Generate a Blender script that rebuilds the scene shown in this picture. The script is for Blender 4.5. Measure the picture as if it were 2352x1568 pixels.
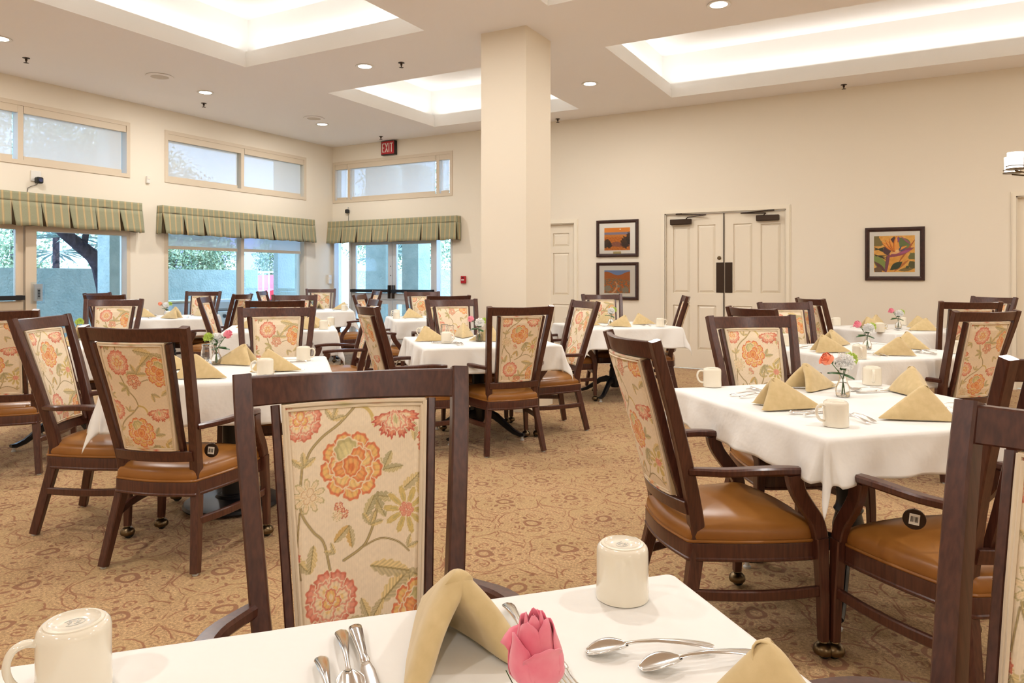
import bpy, bmesh, math, random
import numpy as np
from mathutils import Vector, Matrix, Euler
for o in list(bpy.data.objects): bpy.data.objects.remove(o)
SC = bpy.context.scene
COL = SC.collection
PI = math.pi
rnd = random.Random(7)
def S(r, g, b):                                   # sRGB 0-255 -> linear
    f = lambda c: c/12.92 if c <= .04045 else ((c+.055)/1.055)**2.4
    return (f(r/255.), f(g/255.), f(b/255.))
# ---------------------------------------------------------------- camera, light, exposure
cam = bpy.data.cameras.new('camera'); camo = bpy.data.objects.new('camera', cam); COL.objects.link(camo)
camo.location = (9.214, -9.842, 1.28); camo.rotation_euler = (PI/2, 0, math.radians(29.007))
cam.sensor_width = 36; cam.lens = 1640/2352*36; cam.shift_y = (634.955-784)/2352
cam.clip_start = .02; cam.clip_end = 200
SC.camera = camo
SC.view_settings.view_transform = 'Standard'; SC.view_settings.look = 'None'
SC.view_settings.gamma = 1; SC.view_settings.use_curve_mapping = False
SC.view_settings.exposure = 0.06
W = bpy.data.worlds.new('world'); SC.world = W; W.use_nodes = True
bg = W.node_tree.nodes['Background']; bg.inputs[0].default_value = (.42, .66, 1.0, 1); bg.inputs[1].default_value = 7.0
sun = bpy.data.lights.new('sun', 'SUN'); sun.energy = 6.0; sun.angle = .02; sun.color = (1, .95, .86)
suno = bpy.data.objects.new('sun', sun); COL.objects.link(suno); suno.rotation_euler = (math.radians(36), 0, math.radians(62)); suno.location = (12, -12, 12)
H = 3.645                                          # ceiling height
COFFERS = [(2.67, 5.147, -6.65, -4.245), (2.67, 5.157, -2.945, -.57), (6.483, 12.2, -2.945, -.565), (6.463, 12.2, -6.65, -4.235)]
DOWN = [(3.873, -3.622), (1.325, -3.732), (1.264, -1.579), (5.804, -1.722), (7.777, -3.543), (1.329, -6.106),
        (10.4, -3.55), (12.9, -3.55), (1.33, -9.2), (3.87, -7.3), (5.8, -5.4), (7.78, -7.3), (10.4, -7.3), (12.9, -7.3), (5.8, -9.1), (3.87, -11.6), (7.78, -11.6), (10.4, -11.6), (12.9, -11.6), (12.9, -1.7)]
def area(name, loc, rot, sx, sy, power, color=(1, .93, .84), shape='RECTANGLE', spread=PI):
    l = bpy.data.lights.new(name, 'AREA'); l.shape = shape; l.size = sx; l.size_y = sy; l.energy = power; l.color = color; l.spread = spread
    o = bpy.data.objects.new(name, l); COL.objects.link(o); o.location = loc; o.rotation_euler = rot
    return o
COVE_W = 1.7                                      # watts per metre of cove strip
for (x0, x1, y0, y1) in COFFERS:
    zz = 3.875; o_ = .10
    for (cx, cy, L, r) in (((x0+x1)/2, y0-o_, x1-x0, 0), ((x0+x1)/2, y1+o_, x1-x0, 0), (x0-o_, (y0+y1)/2, y1-y0, PI/2), (x1+o_, (y0+y1)/2, y1-y0, PI/2)):
        area('cove_lamp', (cx, cy, zz), (PI, 0, r), L, .05, COVE_W*L, (1, .975, .955))
DOWN_W = 29.0
for (x, y) in DOWN: area('downlight_lamp', (x, y, H-.022), (0, 0, 0), .15, .15, DOWN_W, (1, .972, .94), 'DISK')

# ---------------------------------------------------------------- materials
def mat(name, col=None, rough=.5, metal=0., spec=.5, coat=0., bump=None, noise=None, sheen=0., trans=0., ior=1.45, sss=0., coatr=.1):
    m = bpy.data.materials.new(name); m.use_nodes = True; nt = m.node_tree; b = nt.nodes['Principled BSDF']
    if col: b.inputs['Base Color'].default_value = (*col, 1)
    b.inputs['Roughness'].default_value = rough; b.inputs['Metallic'].default_value = metal
    b.inputs['Specular IOR Level'].default_value = spec; b.inputs['Coat Weight'].default_value = coat; b.inputs['Coat Roughness'].default_value = coatr
    b.inputs['Transmission Weight'].default_value = trans; b.inputs['IOR'].default_value = ior
    if sheen: b.inputs['Sheen Weight'].default_value = sheen
    N, L = nt.nodes, nt.links
    tc = None
    if bump or noise: tc = N.new('ShaderNodeTexCoord')
    if noise:                                      # (scale, colA, colB, vec stretch)
        nz = N.new('ShaderNodeTexNoise'); nz.inputs['Scale'].default_value = noise[0]; nz.inputs['Detail'].default_value = 6
        mp = N.new('ShaderNodeMapping'); mp.inputs['Scale'].default_value = noise[3] if len(noise) > 3 else (1, 1, 1)
        L.new(tc.outputs['Object'], mp.inputs['Vector']); L.new(mp.outputs[0], nz.inputs['Vector'])
        cr = N.new('ShaderNodeValToRGB'); cr.color_ramp.elements[0].color = (*noise[1], 1); cr.color_ramp.elements[1].color = (*noise[2], 1)
        cr.color_ramp.elements[0].position = .3; cr.color_ramp.elements[1].position = .7
        L.new(nz.outputs['Fac'], cr.inputs[0]); L.new(cr.outputs[0], b.inputs['Base Color'])
    if bump:                                       # (scale, strength, distance)
        nb = N.new('ShaderNodeTexNoise'); nb.inputs['Scale'].default_value = bump[0]; nb.inputs['Detail'].default_value = 4
        L.new(tc.outputs['Object'], nb.inputs['Vector'])
        bp = N.new('ShaderNodeBump'); bp.inputs['Strength'].default_value = bump[1]; bp.inputs['Distance'].default_value = bump[2]
        L.new(nb.outputs['Fac'], bp.inputs['Height']); L.new(bp.outputs[0], b.inputs['Normal'])
    return m
class X:                                           # tiny maths-node language
    def __init__(s, nt, sock): s.nt = nt; s.s = sock
    def op(s, o, b=None, c=None):
        n = s.nt.nodes.new('ShaderNodeMath'); n.operation = o
        for i, v in enumerate((s, b, c)):
            if v is None: continue
            if isinstance(v, X): s.nt.links.new(v.s, n.inputs[i])
            else: n.inputs[i].default_value = v
        return X(s.nt, n.outputs[0])
    def __add__(s, b): return s.op('ADD', b)
    __radd__ = __add__
    def __sub__(s, b): return s.op('SUBTRACT', b)
    def __mul__(s, b): return s.op('MULTIPLY', b)
    __rmul__ = __mul__
    def __truediv__(s, b): return s.op('DIVIDE', b)
    def abs(s): return s.op('ABSOLUTE')
    def sin(s): return s.op('SINE')
    def cos(s): return s.op('COSINE')
    def sqrt(s): return s.op('SQRT')
    def mod(s, p): return s.op('FLOORED_MODULO', p)
    def min(s, b): return s.op('MINIMUM', b)
    def max(s, b): return s.op('MAXIMUM', b)
    def lt(s, b): return s.op('LESS_THAN', b)
    def band(s, w, soft):                          # 1 where s<w, soft edge
        n = s.nt.nodes.new('ShaderNodeMapRange'); n.interpolation_type = 'SMOOTHSTEP'
        s.nt.links.new(s.s, n.inputs[0]); n.inputs[1].default_value = w-soft; n.inputs[2].default_value = w+soft; n.inputs[3].default_value = 1; n.inputs[4].default_value = 0
        return X(s.nt, n.outputs[0])
def ln(a, b): return (a*a + b*b).sqrt()
def mixc(nt, f, a, b):
    n = nt.nodes.new('ShaderNodeMix'); n.data_type = 'RGBA'
    nt.links.new(f.s, n.inputs[0])
    for v, i in ((a, 6), (b, 7)):
        if isinstance(v, tuple): n.inputs[i].default_value = (*v, 1)
        else: nt.links.new(v, n.inputs[i])
    return n.outputs[2]
def noise(nt, vec, scale, detail=3, stretch=None):
    n = nt.nodes.new('ShaderNodeTexNoise'); n.inputs['Scale'].default_value = scale; n.inputs['Detail'].default_value = detail
    if stretch:
        mp = nt.nodes.new('ShaderNodeMapping'); mp.inputs['Scale'].default_value = stretch; nt.links.new(vec, mp.inputs['Vector']); vec = mp.outputs[0]
    nt.links.new(vec, n.inputs['Vector']); return X(nt, n.outputs['Fac'])
def carpet_mat():
    m = bpy.data.materials.new('patterned_carpet'); m.use_nodes = True; nt = m.node_tree; b = nt.nodes['Principled BSDF']
    g = nt.nodes.new('ShaderNodeNewGeometry'); sp = nt.nodes.new('ShaderNodeSeparateXYZ'); nt.links.new(g.outputs['Position'], sp.inputs[0])
    P = g.outputs['Position']
    wx = (noise(nt, P, 7, 3) - .5) * .075; wy = (noise(nt, P, 6.3, 3, (1, 1.3, 1)) - .5) * .075
    x = X(nt, sp.outputs[0]) + wx; y = X(nt, sp.outputs[1]) + wy
    A, B = .598, .479
    u1 = (x - (6.312-A/2)).mod(A) - A/2; v1 = (y - (-7.981-B/2)).mod(B) - B/2
    u2 = (x - 6.312).mod(A) - A/2; v2 = (y + 7.981).mod(B) - B/2
    d1 = ln(u1, v1); d2 = ln(u2, v2); s = d1.lt(d2); t = s*-1 + 1
    u = u1*s + u2*t; v = v1*s + v2*t; d = d1*s + d2*t
    th = v.op('ARCTAN2', u)
    ring = (d - .037).abs().band(.0095, .002)
    f6 = (th + PI/6).mod(PI/3) - PI/6
    qx = d*f6.cos(); qy = d*f6.sin()
    r1 = ln(qx - .108, qy)
    a1 = (qy).op('ARCTAN2', qx - .108)
    sp1 = (r1 - (a1*.0035 + .0225)).abs().band(.0040, .0015)
    dot = ln(qx - .105, (qy - .004)).band(.008, .002)
    g6 = th.mod(PI/3) - PI/6
    ox = d*g6.cos(); oy = d*g6.sin()
    blob = ln((ox - .082)*.62, oy).band(.0105, .002)
    blob2 = ln((ox - .148)*.8, oy).band(.009, .002)
    out = (d - ((th*6).cos()*.012 + (th*3).sin()*.014 + .186)).abs().band(.0042, .0018)
    out2 = (d - ((th*6 + 1.2).cos()*.02 + .222)).abs().band(.0035, .0018)
    dark = ring.max(blob).max(blob2); line = sp1.max(dot).max(out).max(out2)
    fib = noise(nt, P, 330, 3); mid = noise(nt, P, 95, 4); big = noise(nt, P, 3.5, 3); tuft = (fib - .5)*1.5 + (mid - .5)*1.6 + .5
    c1 = mixc(nt, tuft.max(0.).min(1.), S(118, 86, 52), S(228, 188, 136))
    c2 = mixc(nt, ((big - .42)*1.8).max(0.).min(.5), c1, S(178, 150, 100))
    pk = (tuft*.9 + .45)
    gap = (noise(nt, P, 11, 2) - .38).max(0.).min(.12)*8.3
    line = line*gap
    c3 = mixc(nt, ((line*pk).min(.9)*.85).max(0.), c2, S(138, 74, 44))
    c4 = mixc(nt, ((dark*pk).min(.9)*.82).max(0.), c3, S(128, 68, 42))
    nt.links.new(c4, b.inputs['Base Color']); b.inputs['Roughness'].default_value = .95; b.inputs['Specular IOR Level'].default_value = .15
    b.inputs['Sheen Weight'].default_value = .15
    bp = nt.nodes.new('ShaderNodeBump'); bp.inputs['Strength'].default_value = .7; bp.inputs['Distance'].default_value = .004
    hh = fib + dark*-.3; nt.links.new(hh.s, bp.inputs['Height']); nt.links.new(bp.outputs[0], b.inputs['Normal'])
    return m
def attr_mat(name, rough=.85, spec=.3, sheen=.1, striate=0.):
    m = mat(name, None, rough, spec=spec, sheen=sheen); nt = m.node_tree; a = nt.nodes.new('ShaderNodeAttribute'); a.attribute_name = 'Col'
    nt.links.new(a.outputs['Color'], nt.nodes['Principled BSDF'].inputs['Base Color'])
    if striate:
        tc = nt.nodes.new('ShaderNodeTexCoord'); n = noise(nt, tc.outputs['Object'], 900, 2, (1, 1, .15))
        bp = nt.nodes.new('ShaderNodeBump'); bp.inputs['Strength'].default_value = striate; bp.inputs['Distance'].default_value = .0006
        nt.links.new(n.s, bp.inputs['Height']); nt.links.new(bp.outputs[0], nt.nodes['Principled BSDF'].inputs['Normal'])
    return m
def emit_mat(name, col, st):
    m = bpy.data.materials.new(name); m.use_nodes = True; nt = m.node_tree; nt.nodes.remove(nt.nodes['Principled BSDF'])
    e = nt.nodes.new('ShaderNodeEmission'); e.inputs[0].default_value = (*col, 1); e.inputs[1].default_value = st
    nt.links.new(e.outputs[0], nt.nodes['Material Output'].inputs[0]); return m
def pane_mat(name, tint, gloss=.06):
    m = bpy.data.materials.new(name); m.use_nodes = True; nt = m.node_tree; nt.nodes.remove(nt.nodes['Principled BSDF'])
    t = nt.nodes.new('ShaderNodeBsdfTransparent'); t.inputs[0].default_value = (*tint, 1)
    g = nt.nodes.new('ShaderNodeBsdfGlossy'); g.inputs['Roughness'].default_value = .02
    fr = nt.nodes.new('ShaderNodeFresnel'); fr.inputs[0].default_value = 1.3
    mx = nt.nodes.new('ShaderNodeMixShader'); nt.links.new(fr.outputs[0], mx.inputs[0]); nt.links.new(t.outputs[0], mx.inputs[1]); nt.links.new(g.outputs[0], mx.inputs[2])
    nt.links.new(mx.outputs[0], nt.nodes['Material Output'].inputs[0]); return m
def shade_mat(name, col, opening):
    m = bpy.data.materials.new(name); m.use_nodes = True; nt = m.node_tree; nt.nodes.remove(nt.nodes['Principled BSDF'])
    d = nt.nodes.new('ShaderNodeBsdfDiffuse'); d.inputs[0].default_value = (*col, 1)
    tl = nt.nodes.new('ShaderNodeBsdfTranslucent'); tl.inputs[0].default_value = (*col, 1)
    tr = nt.nodes.new('ShaderNodeBsdfTransparent')
    a = nt.nodes.new('ShaderNodeMixShader'); a.inputs[0].default_value = .4; nt.links.new(d.outputs[0], a.inputs[1]); nt.links.new(tl.outputs[0], a.inputs[2])
    c = nt.nodes.new('ShaderNodeMixShader'); c.inputs[0].default_value = opening; nt.links.new(a.outputs[0], c.inputs[1]); nt.links.new(tr.outputs[0], c.inputs[2])
    nt.links.new(c.outputs[0], nt.nodes['Material Output'].inputs[0]); return m
def valance_mat():
    m = mat('striped_valance_fabric', None, .8, sheen=.2); nt = m.node_tree; tc = nt.nodes.new('ShaderNodeTexCoord'); sp = nt.nodes.new('ShaderNodeSeparateXYZ')
    nt.links.new(tc.outputs['UV'], sp.inputs[0]); u = X(nt, sp.outputs[0])
    q = (u.mod(.092) - .046).abs()
    outer = q.band(.0135, .0012); inner = (q - .008).abs().band(.0022, .0008); core = q.band(.0045, .001)
    fine = noise(nt, tc.outputs['UV'], 260, 2, (1, .2, 1))
    c = mixc(nt, fine, S(134, 134, 106), S(156, 155, 124))
    c = mixc(nt, outer*.8, c, S(174, 156, 116)); c = mixc(nt, inner*.6, c, S(176, 136, 94)); c = mixc(nt, core*.8, c, S(196, 174, 126))
    nt.links.new(c, nt.nodes['Principled BSDF'].inputs['Base Color']); return m
MT = dict(
 wall=mat('wall_paint', S(234, 224, 206), .75, spec=.25, bump=(180, .08, .001)),
 ceil=mat('ceiling_paint', S(246, 243, 242), .85, spec=.15),
 white=mat('coffer_white_paint', S(244, 242, 238), .8, spec=.15),
 trim=mat('trim_paint', S(236, 226, 206), .35, spec=.4),
 door=mat('door_paint', S(233, 222, 202), .4, spec=.4),
 frame=mat('window_frame_beige', S(214, 198, 174), .5),
 alu=mat('aluminium_frame', S(206, 206, 204), .35, metal=.25),
 carpet=carpet_mat(),
 wood=mat('dark_stained_wood', None, .33, spec=.5, coat=.25, coatr=.2, noise=(120, S(62, 31, 23), S(88, 50, 37), (1, 1, .08)), bump=(260, .06, .0005)),
 leather=mat('tan_vinyl', None, .30, spec=.5, noise=(6, S(140, 90, 38), S(158, 105, 48)), bump=(420, .10, .0006)),
 fabric=attr_mat('floral_upholstery', striate=.35),
 art=attr_mat('printed_picture', .5, sheen=0),
 cloth=mat('white_tablecloth', S(238, 236, 231), .85, spec=.2, sheen=.15, bump=(5.5, .45, .022)),
 napkin=mat('tan_napkin_cloth', None, .85, spec=.2, sheen=.3, noise=(40, S(202, 178, 130), S(214, 190, 143)), bump=(500, .12, .0006)),
 mug=mat('cream_glazed_ceramic', S(238, 230, 212), .12, coat=.6, spec=.5, coatr=.04),
 steel=mat('polished_steel', (.78, .77, .75), .16, metal=1),
 brass=mat('aged_brass', S(112, 96, 72), .3, metal=1),
 iron=mat('black_iron', S(22, 22, 26), .38, spec=.5),
 rubber=mat('black_rubber', S(14, 14, 14), .5),
 glide=mat('pale_glide', S(200, 200, 196), .5),
 bronze=mat('dark_bronze_metal', S(66, 52, 42), .4, metal=.7),
 black=mat('black_plastic', S(22, 22, 24), .4),
 whitep=mat('white_plastic', S(226, 222, 214), .4),
 red=mat('red_enamel', S(176, 26, 34), .35),
 signred=mat('exit_sign_red', S(176, 40, 46), .4),
 pframe=mat('picture_frame_wood', None, .35, noise=(30, S(40, 20, 14), S(66, 36, 26), (1, 1, 1))),
 matb=mat('white_mat_board', S(238, 232, 220), .9),
 pane=pane_mat('window_pane', (.93, .97, 1.0)),
 shade=shade_mat('roller_shade_mesh', S(238, 236, 232), .26),
 shade2=shade_mat('roller_shade_lower', S(226, 228, 232), .45),
 val=valance_mat(),
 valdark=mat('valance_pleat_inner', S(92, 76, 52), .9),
 glass=mat('clear_glass', (1, 1, 1), 0.0, trans=1, ior=1.45),
 water=mat('clear_water', (1, 1, 1), 0.0, trans=1, ior=1.33),
 lamp=emit_mat('lamp_disc_glow', (1, .96, .90), 14),
 shadeglow=emit_mat('lit_glass_shade', (1, .95, .88), 3.0),
 brassplate=mat('brass_plate', S(176, 160, 112), .4, metal=.5),
 rose=mat('pink_rose_petal', None, .6, sheen=.3, noise=(30, S(232, 108, 134), S(244, 158, 172))),
 coral=mat('coral_rose_petal', None, .6, sheen=.3, noise=(30, S(240, 120, 84), S(250, 160, 120))),
 wcarn=mat('white_petal', S(252, 251, 248), .7, sheen=.2, sss=.0),
 gcarn=mat('lime_petal', S(200, 220, 110), .7, sheen=.2),
 leaf=mat('rose_leaf', None, .4, noise=(20, S(34, 74, 34), S(64, 110, 52))),
 stem=mat('flower_stem', S(70, 110, 50), .5),
 stucco=mat('stucco', None, .95, spec=.1, noise=(5, S(176, 186, 176), S(196, 202, 190)), bump=(26, 1.0, .02)),
 bark=mat('tree_bark', None, .95, spec=.1, noise=(14, S(54, 48, 54), S(88, 78, 86), (1, 1, .3)), bump=(20, .8, .03)),
 foliage=mat('foliage', None, .8, spec=.1, noise=(3, S(104, 132, 104), S(176, 192, 160))),
 palm=mat('palm_frond', None, .6, noise=(5, S(84, 112, 110), S(150, 172, 160))),
 ground=mat('concrete_ground', None, .9, noise=(2, S(150, 150, 146), S(180, 178, 172))),
 extwhite=mat('white_exterior_paint', S(240, 240, 240), .8),
 carred=mat('red_car_paint', S(200, 30, 50), .25, coat=.8),
 carglass=mat('car_window', S(60, 66, 100), .1),
 rooft=mat('grey_roof_tiles', S(120, 120, 150), .8),
 acrylic=pane_mat('clear_acrylic', (.9, .94, .98)),
 glazing=pane_mat('picture_glass', (1, 1, 1)),
)
# ---------------------------------------------------------------- mesh helpers
def link(name, me, m, parent=None, loc=None, rot=None):
    o = bpy.data.objects.new(name, me); COL.objects.link(o)
    if m is not None and not me.materials:
        for q in (m if isinstance(m, (list, tuple)) else [m]): me.materials.append(q)
    if parent: o.parent = parent
    if loc is not None: o.location = loc
    if rot is not None: o.rotation_euler = rot
    return o
class MB:
    def __init__(s): s.v = []; s.f = []; s.mi = []
    def add(s, vs, fs, mi=0):
        n = len(s.v); s.v += [tuple(map(float, v)) for v in vs]; s.f += [tuple(i+n for i in f) for f in fs]; s.mi += [mi]*len(fs); return s
    def box(s, x0, x1, y0, y1, z0, z1, mi=0):
        x0, x1 = sorted((x0, x1)); y0, y1 = sorted((y0, y1)); z0, z1 = sorted((z0, z1))
        return s.add([(x0,y0,z0),(x1,y0,z0),(x1,y1,z0),(x0,y1,z0),(x0,y0,z1),(x1,y0,z1),(x1,y1,z1),(x0,y1,z1)],
            [(0,3,2,1),(4,5,6,7),(0,1,5,4),(1,2,6,5),(2,3,7,6),(3,0,4,7)], mi)
    def cbox(s, c, d, ch=.003, mi=0, R=None):          # chamfered box centred at c, full sizes d
        hx, hy, hz = [q/2 for q in d]; ch = min(ch, hx*.9, hy*.9, hz*.9); vs = []; idx = {}
        for sx in (-1, 1):
            for sy in (-1, 1):
                for sz in (-1, 1):
                    for a in range(3):
                        p = [sx*(hx-ch), sy*(hy-ch), sz*(hz-ch)]; p[a] = (sx*hx, sy*hy, sz*hz)[a]
                        idx[(sx, sy, sz, a)] = len(vs); vs.append(p)
        fs = []
        sg = (-1, 1)
        for a in range(3):
            b, c2 = (a+1) % 3, (a+2) % 3
            for q in sg:
                k = []
                for (m1, m2) in ((-1,-1),(1,-1),(1,1),(-1,1)):
                    t = [0,0,0]; t[a] = q; t[b] = m1; t[c2] = m2; k.append(idx[(*t, a)])
                fs.append(tuple(k if q > 0 else k[::-1]))
        for a in range(3):                              # edges
            b, c2 = (a+1) % 3, (a+2) % 3
            for m1 in sg:
                for m2 in sg:
                    t0 = [0,0,0]; t0[b] = m1; t0[c2] = m2; ta = list(t0); tb = list(t0); ta[a] = -1; tb[a] = 1
                    k = [idx[(*ta, b)], idx[(*tb, b)], idx[(*tb, c2)], idx[(*ta, c2)]]
                    fs.append(tuple(k if m1*m2 < 0 else k[::-1]))
        for sx in sg:
            for sy in sg:
                for sz in sg:
                    k = [idx[(sx,sy,sz,0)], idx[(sx,sy,sz,1)], idx[(sx,sy,sz,2)]]
                    fs.append(tuple(k if sx*sy*sz > 0 else k[::-1]))
        out = []
        for p in vs:
            p = Vector(p)
            if R is not None: p = R @ p
            out.append(p + Vector(c))
        return s.add(out, fs, mi)
    def sweep(s, pts, sec, side=(1, 0, 0), close=True, mi=0):
        """pts: list of points; sec(i)->list of (a,b) offsets along side / normal; side: vector or list"""
        n = len(pts); P = [Vector(p) for p in pts]; base = len(s.v); k = None
        for i in range(n):
            t = (P[min(i+1, n-1)] - P[max(i-1, 0)]).normalized()
            sd = Vector(side[i] if isinstance(side, list) else side); sd = (sd - t*sd.dot(t)).normalized(); nn = t.cross(sd)
            q = sec(i); k = len(q)
            for (a, b) in q: s.v.append(tuple(P[i] + sd*a + nn*b))
        for i in range(n-1):
            for j in range(k):
                a = base+i*k+j; b = base+i*k+(j+1) % k
                s.f.append((a, b, b+k, a+k)); s.mi.append(mi)
        if close:
            s.f.append(tuple(base+j for j in range(k))[::-1]); s.f.append(tuple(base+(n-1)*k+j for j in range(k))); s.mi += [mi, mi]
        return s
    def tube(s, pts, r, n=10, mi=0):
        R = r if callable(r) else (lambda i: r)
        P = [Vector(p) for p in pts]; sides = []; prev = None
        for i in range(len(P)):
            t = (P[min(i+1, len(P)-1)] - P[max(i-1, 0)]).normalized()
            if prev is None: prev = t.orthogonal().normalized()
            prev = (prev - t*prev.dot(t)).normalized(); sides.append(prev.copy())
        return s.sweep(pts, lambda i: [(R(i)*math.cos(2*PI*k/n), R(i)*math.sin(2*PI*k/n)) for k in range(n)], sides, mi=mi)
    def lathe(s, prof, n=32, c=(0, 0, 0), mi=0, axis='z'):
        base = len(s.v)
        for (r, z) in prof:
            for k in range(n):
                a = 2*PI*k/n; p = (r*math.cos(a), r*math.sin(a), z)
                if axis == 'y': p = (p[0], p[2], p[1])
                if axis == 'x': p = (p[2], p[0], p[1])
                s.v.append((p[0]+c[0], p[1]+c[1], p[2]+c[2]))
        for i in range(len(prof)-1):
            for k in range(n):
                a = base+i*n+k; b = base+i*n+(k+1) % n
                s.f.append((a, b, b+n, a+n)); s.mi.append(mi)
        for e in (0, len(prof)-1):
            if prof[e][0] > 1e-6:
                f = tuple(base+e*n+k for k in range(n)); s.f.append(f[::-1] if e == 0 else f); s.mi.append(mi)
        return s
    def grid(s, nu, nv, fn, mi=0, flip=False):
        base = len(s.v)
        for j in range(nv+1):
            for i in range(nu+1): s.v.append(tuple(map(float, fn(i/nu, j/nv))))
        for j in range(nv):
            for i in range(nu):
                a = base+j*(nu+1)+i; f = (a, a+1, a+nu+2, a+nu+1); s.f.append(f[::-1] if flip else f); s.mi.append(mi)
        return s
    def mesh(s, smooth=True, name='mesh', fix=False):
        me = bpy.data.meshes.new(name); me.from_pydata(s.v, [], s.f)
        if any(s.mi): me.polygons.foreach_set('material_index', s.mi)
        me.validate(); 
        if fix:
            bm = bmesh.new(); bm.from_mesh(me); bmesh.ops.remove_doubles(bm, verts=bm.verts, dist=1e-5); bmesh.ops.recalc_face_normals(bm, faces=bm.faces); bm.to_mesh(me); bm.free()
        if smooth:
            me.polygons.foreach_set('use_smooth', [True]*len(me.polygons))
            me.set_sharp_from_angle(angle=math.radians(smooth if smooth is not True else 40))
        me.update(); return me
    def build(s, name, m, parent=None, smooth=True, fix=True, **k):
        return link(name, s.mesh(smooth, name, fix), m, parent, **k)
def tag(o, label=None, cat=None, group=None, kind=None):
    if label: o['label'] = label
    if cat: o['category'] = cat
    if group: o['group'] = group
    if kind: o['kind'] = kind
    return o
def thing(name, label, cat, loc=(0, 0, 0), rz=0, group=None):
    o = bpy.data.objects.new(name, None); COL.objects.link(o); o.location = loc; o.rotation_euler = (0, 0, rz); o.empty_display_size = .1
    return tag(o, label, cat, group)
def struct(name, mb, m, smooth=False, **k): return tag(mb.build(name, m, None, smooth, **k), kind='structure')
def copy_tree(o, parent=None):
    c = o.copy(); COL.objects.link(c)
    if parent is not None: c.parent = parent
    for ch in [q for q in KIDS.get(o.name, [])]: copy_tree(ch, c)
    return c
KIDS = {}
def index_kids(o):
    ks = list(o.children); KIDS[o.name] = ks
    for k in ks: index_kids(k)
def place(proto, used, loc, rz, label, group=None, sc=None):
    o = proto if not used.get(proto.name) else copy_tree(proto)
    used[proto.name] = True
    o.location = loc; o.rotation_euler = (0, 0, rz); o['label'] = label
    if group: o['group'] = group
    if sc: o.scale = sc
    return o
USED = {}
# ---------------------------------------------------------------- the room
def wall_cells(us, zs, holes):
    out = []
    U = sorted(set(us + [h[0] for h in holes] + [h[1] for h in holes])); Z = sorted(set(zs + [h[2] for h in holes] + [h[3] for h in holes]))
    for j in range(len(Z)-1):
        run = None
        for i in range(len(U)-1):
            um, zm = (U[i]+U[i+1])/2, (Z[j]+Z[j+1])/2
            solid = not any(h[0] < um < h[1] and h[2] < zm < h[3] for h in holes)
            if solid: run = [run[0], U[i+1]] if run else [U[i], U[i+1]]
            if (not solid or i == len(U)-2) and run: out.append((run[0], run[1], Z[j], Z[j+1])); run = None
    return out
TH = .22
XR, YF = 13.6, -13.2
LW = [(-6.617, -3.897, 2.617, 3.36), (-3.379, -.662, 2.617, 3.36), (-6.617, -3.897, 0.0, 2.13), (-3.379, -.662, .47, 2.13)]
BW = [(.012, 2.632, 2.617, 3.36), (.012, 2.632, 0.0, 2.13)]
b = MB()
for (u0, u1, z0, z1) in wall_cells([YF, 0], [0, 4.4], LW): b.box(-TH, 0, u0, u1, z0, z1)
struct('wall_left', b, MT['wall'])
b = MB()
for (u0, u1, z0, z1) in wall_cells([-TH, XR+TH], [0, 4.4], BW + [(3.98, 4.83, 0, 2.085), (6.22, 7.83, 0, 2.16), (10.285, 11.2, 0, 2.19)]): b.box(u0, u1, 0, TH, z0, z1)
struct('wall_back', b, MT['wall'])
struct('wall_right', MB().box(XR, XR+TH, YF, 0, 0, 4.4), MT['wall'])
struct('wall_front', MB().box(-TH, XR+TH, YF-TH, YF, 0, 4.4), MT['wall'])
b = MB(); b.box(-TH, XR+TH, YF-TH, TH, -.12, 0); struct('floor', b, MT['carpet'])
# ceiling with recessed coffers
b = MB(); xs = sorted({-TH, XR+TH} | {c[0] for c in COFFERS} | {c[1] for c in COFFERS}); ys = sorted({YF, TH} | {c[2] for c in COFFERS} | {c[3] for c in COFFERS})
for i in range(len(xs)-1):
    for j in range(len(ys)-1):
        xm, ym = (xs[i]+xs[i+1])/2, (ys[j]+ys[j+1])/2
        if any(c[0] < xm < c[1] and c[2] < ym < c[3] for c in COFFERS): continue
        b.add([(xs[i], ys[j], H), (xs[i+1], ys[j], H), (xs[i+1], ys[j+1], H), (xs[i], ys[j+1], H)], [(0, 3, 2, 1)], 0)
for (x0, x1, y0, y1) in COFFERS:
    def ring(xa, xb, ya, yb, za, o2, zb):            # quads between rectangle (at za) and rectangle grown by o2 (at zb)
        p = [(xa, ya), (xb, ya), (xb, yb), (xa, yb)]; q = [(xa-o2, ya-o2), (xb+o2, ya-o2), (xb+o2, yb+o2), (xa-o2, yb+o2)]
        vs = [(*u, za) for u in p] + [(*u, zb) for u in q]
        b.add(vs, [(k, (k+1) % 4, 4+(k+1) % 4, 4+k) for k in range(4)], 1)
    ring(x0, x1, y0, y1, H, 0, H+.115); ring(x0, x1, y0, y1, H+.115, .02, H+.115)
    ring(x0-.02, x1+.02, y0-.02, y1+.02, H+.115, 0, H+.185); ring(x0-.02, x1+.02, y0-.02, y1+.02, H+.185, .16, H+.185)
    ring(x0-.18, x1+.18, y0-.18, y1+.18, H+.185, 0, H+.62)
    b.add([(x0-.18, y0-.18, H+.62), (x1+.18, y0-.18, H+.62), (x1+.18, y1+.18, H+.62), (x0-.18, y1+.18, H+.62)], [(0, 3, 2, 1)], 1)
struct('ceiling', b, [MT['ceil'], MT['white']], fix=False)
b = MB(); b.box(-TH-1.0, XR+1.2, YF-1.2, TH+1.0, 4.42, 4.6); b.box(-TH-1.0, -TH, YF-1.2, TH+1.0, 3.50, 3.62); b.box(-TH-1.0, XR+1.2, TH, TH+1.0, 3.50, 3.62)
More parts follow.
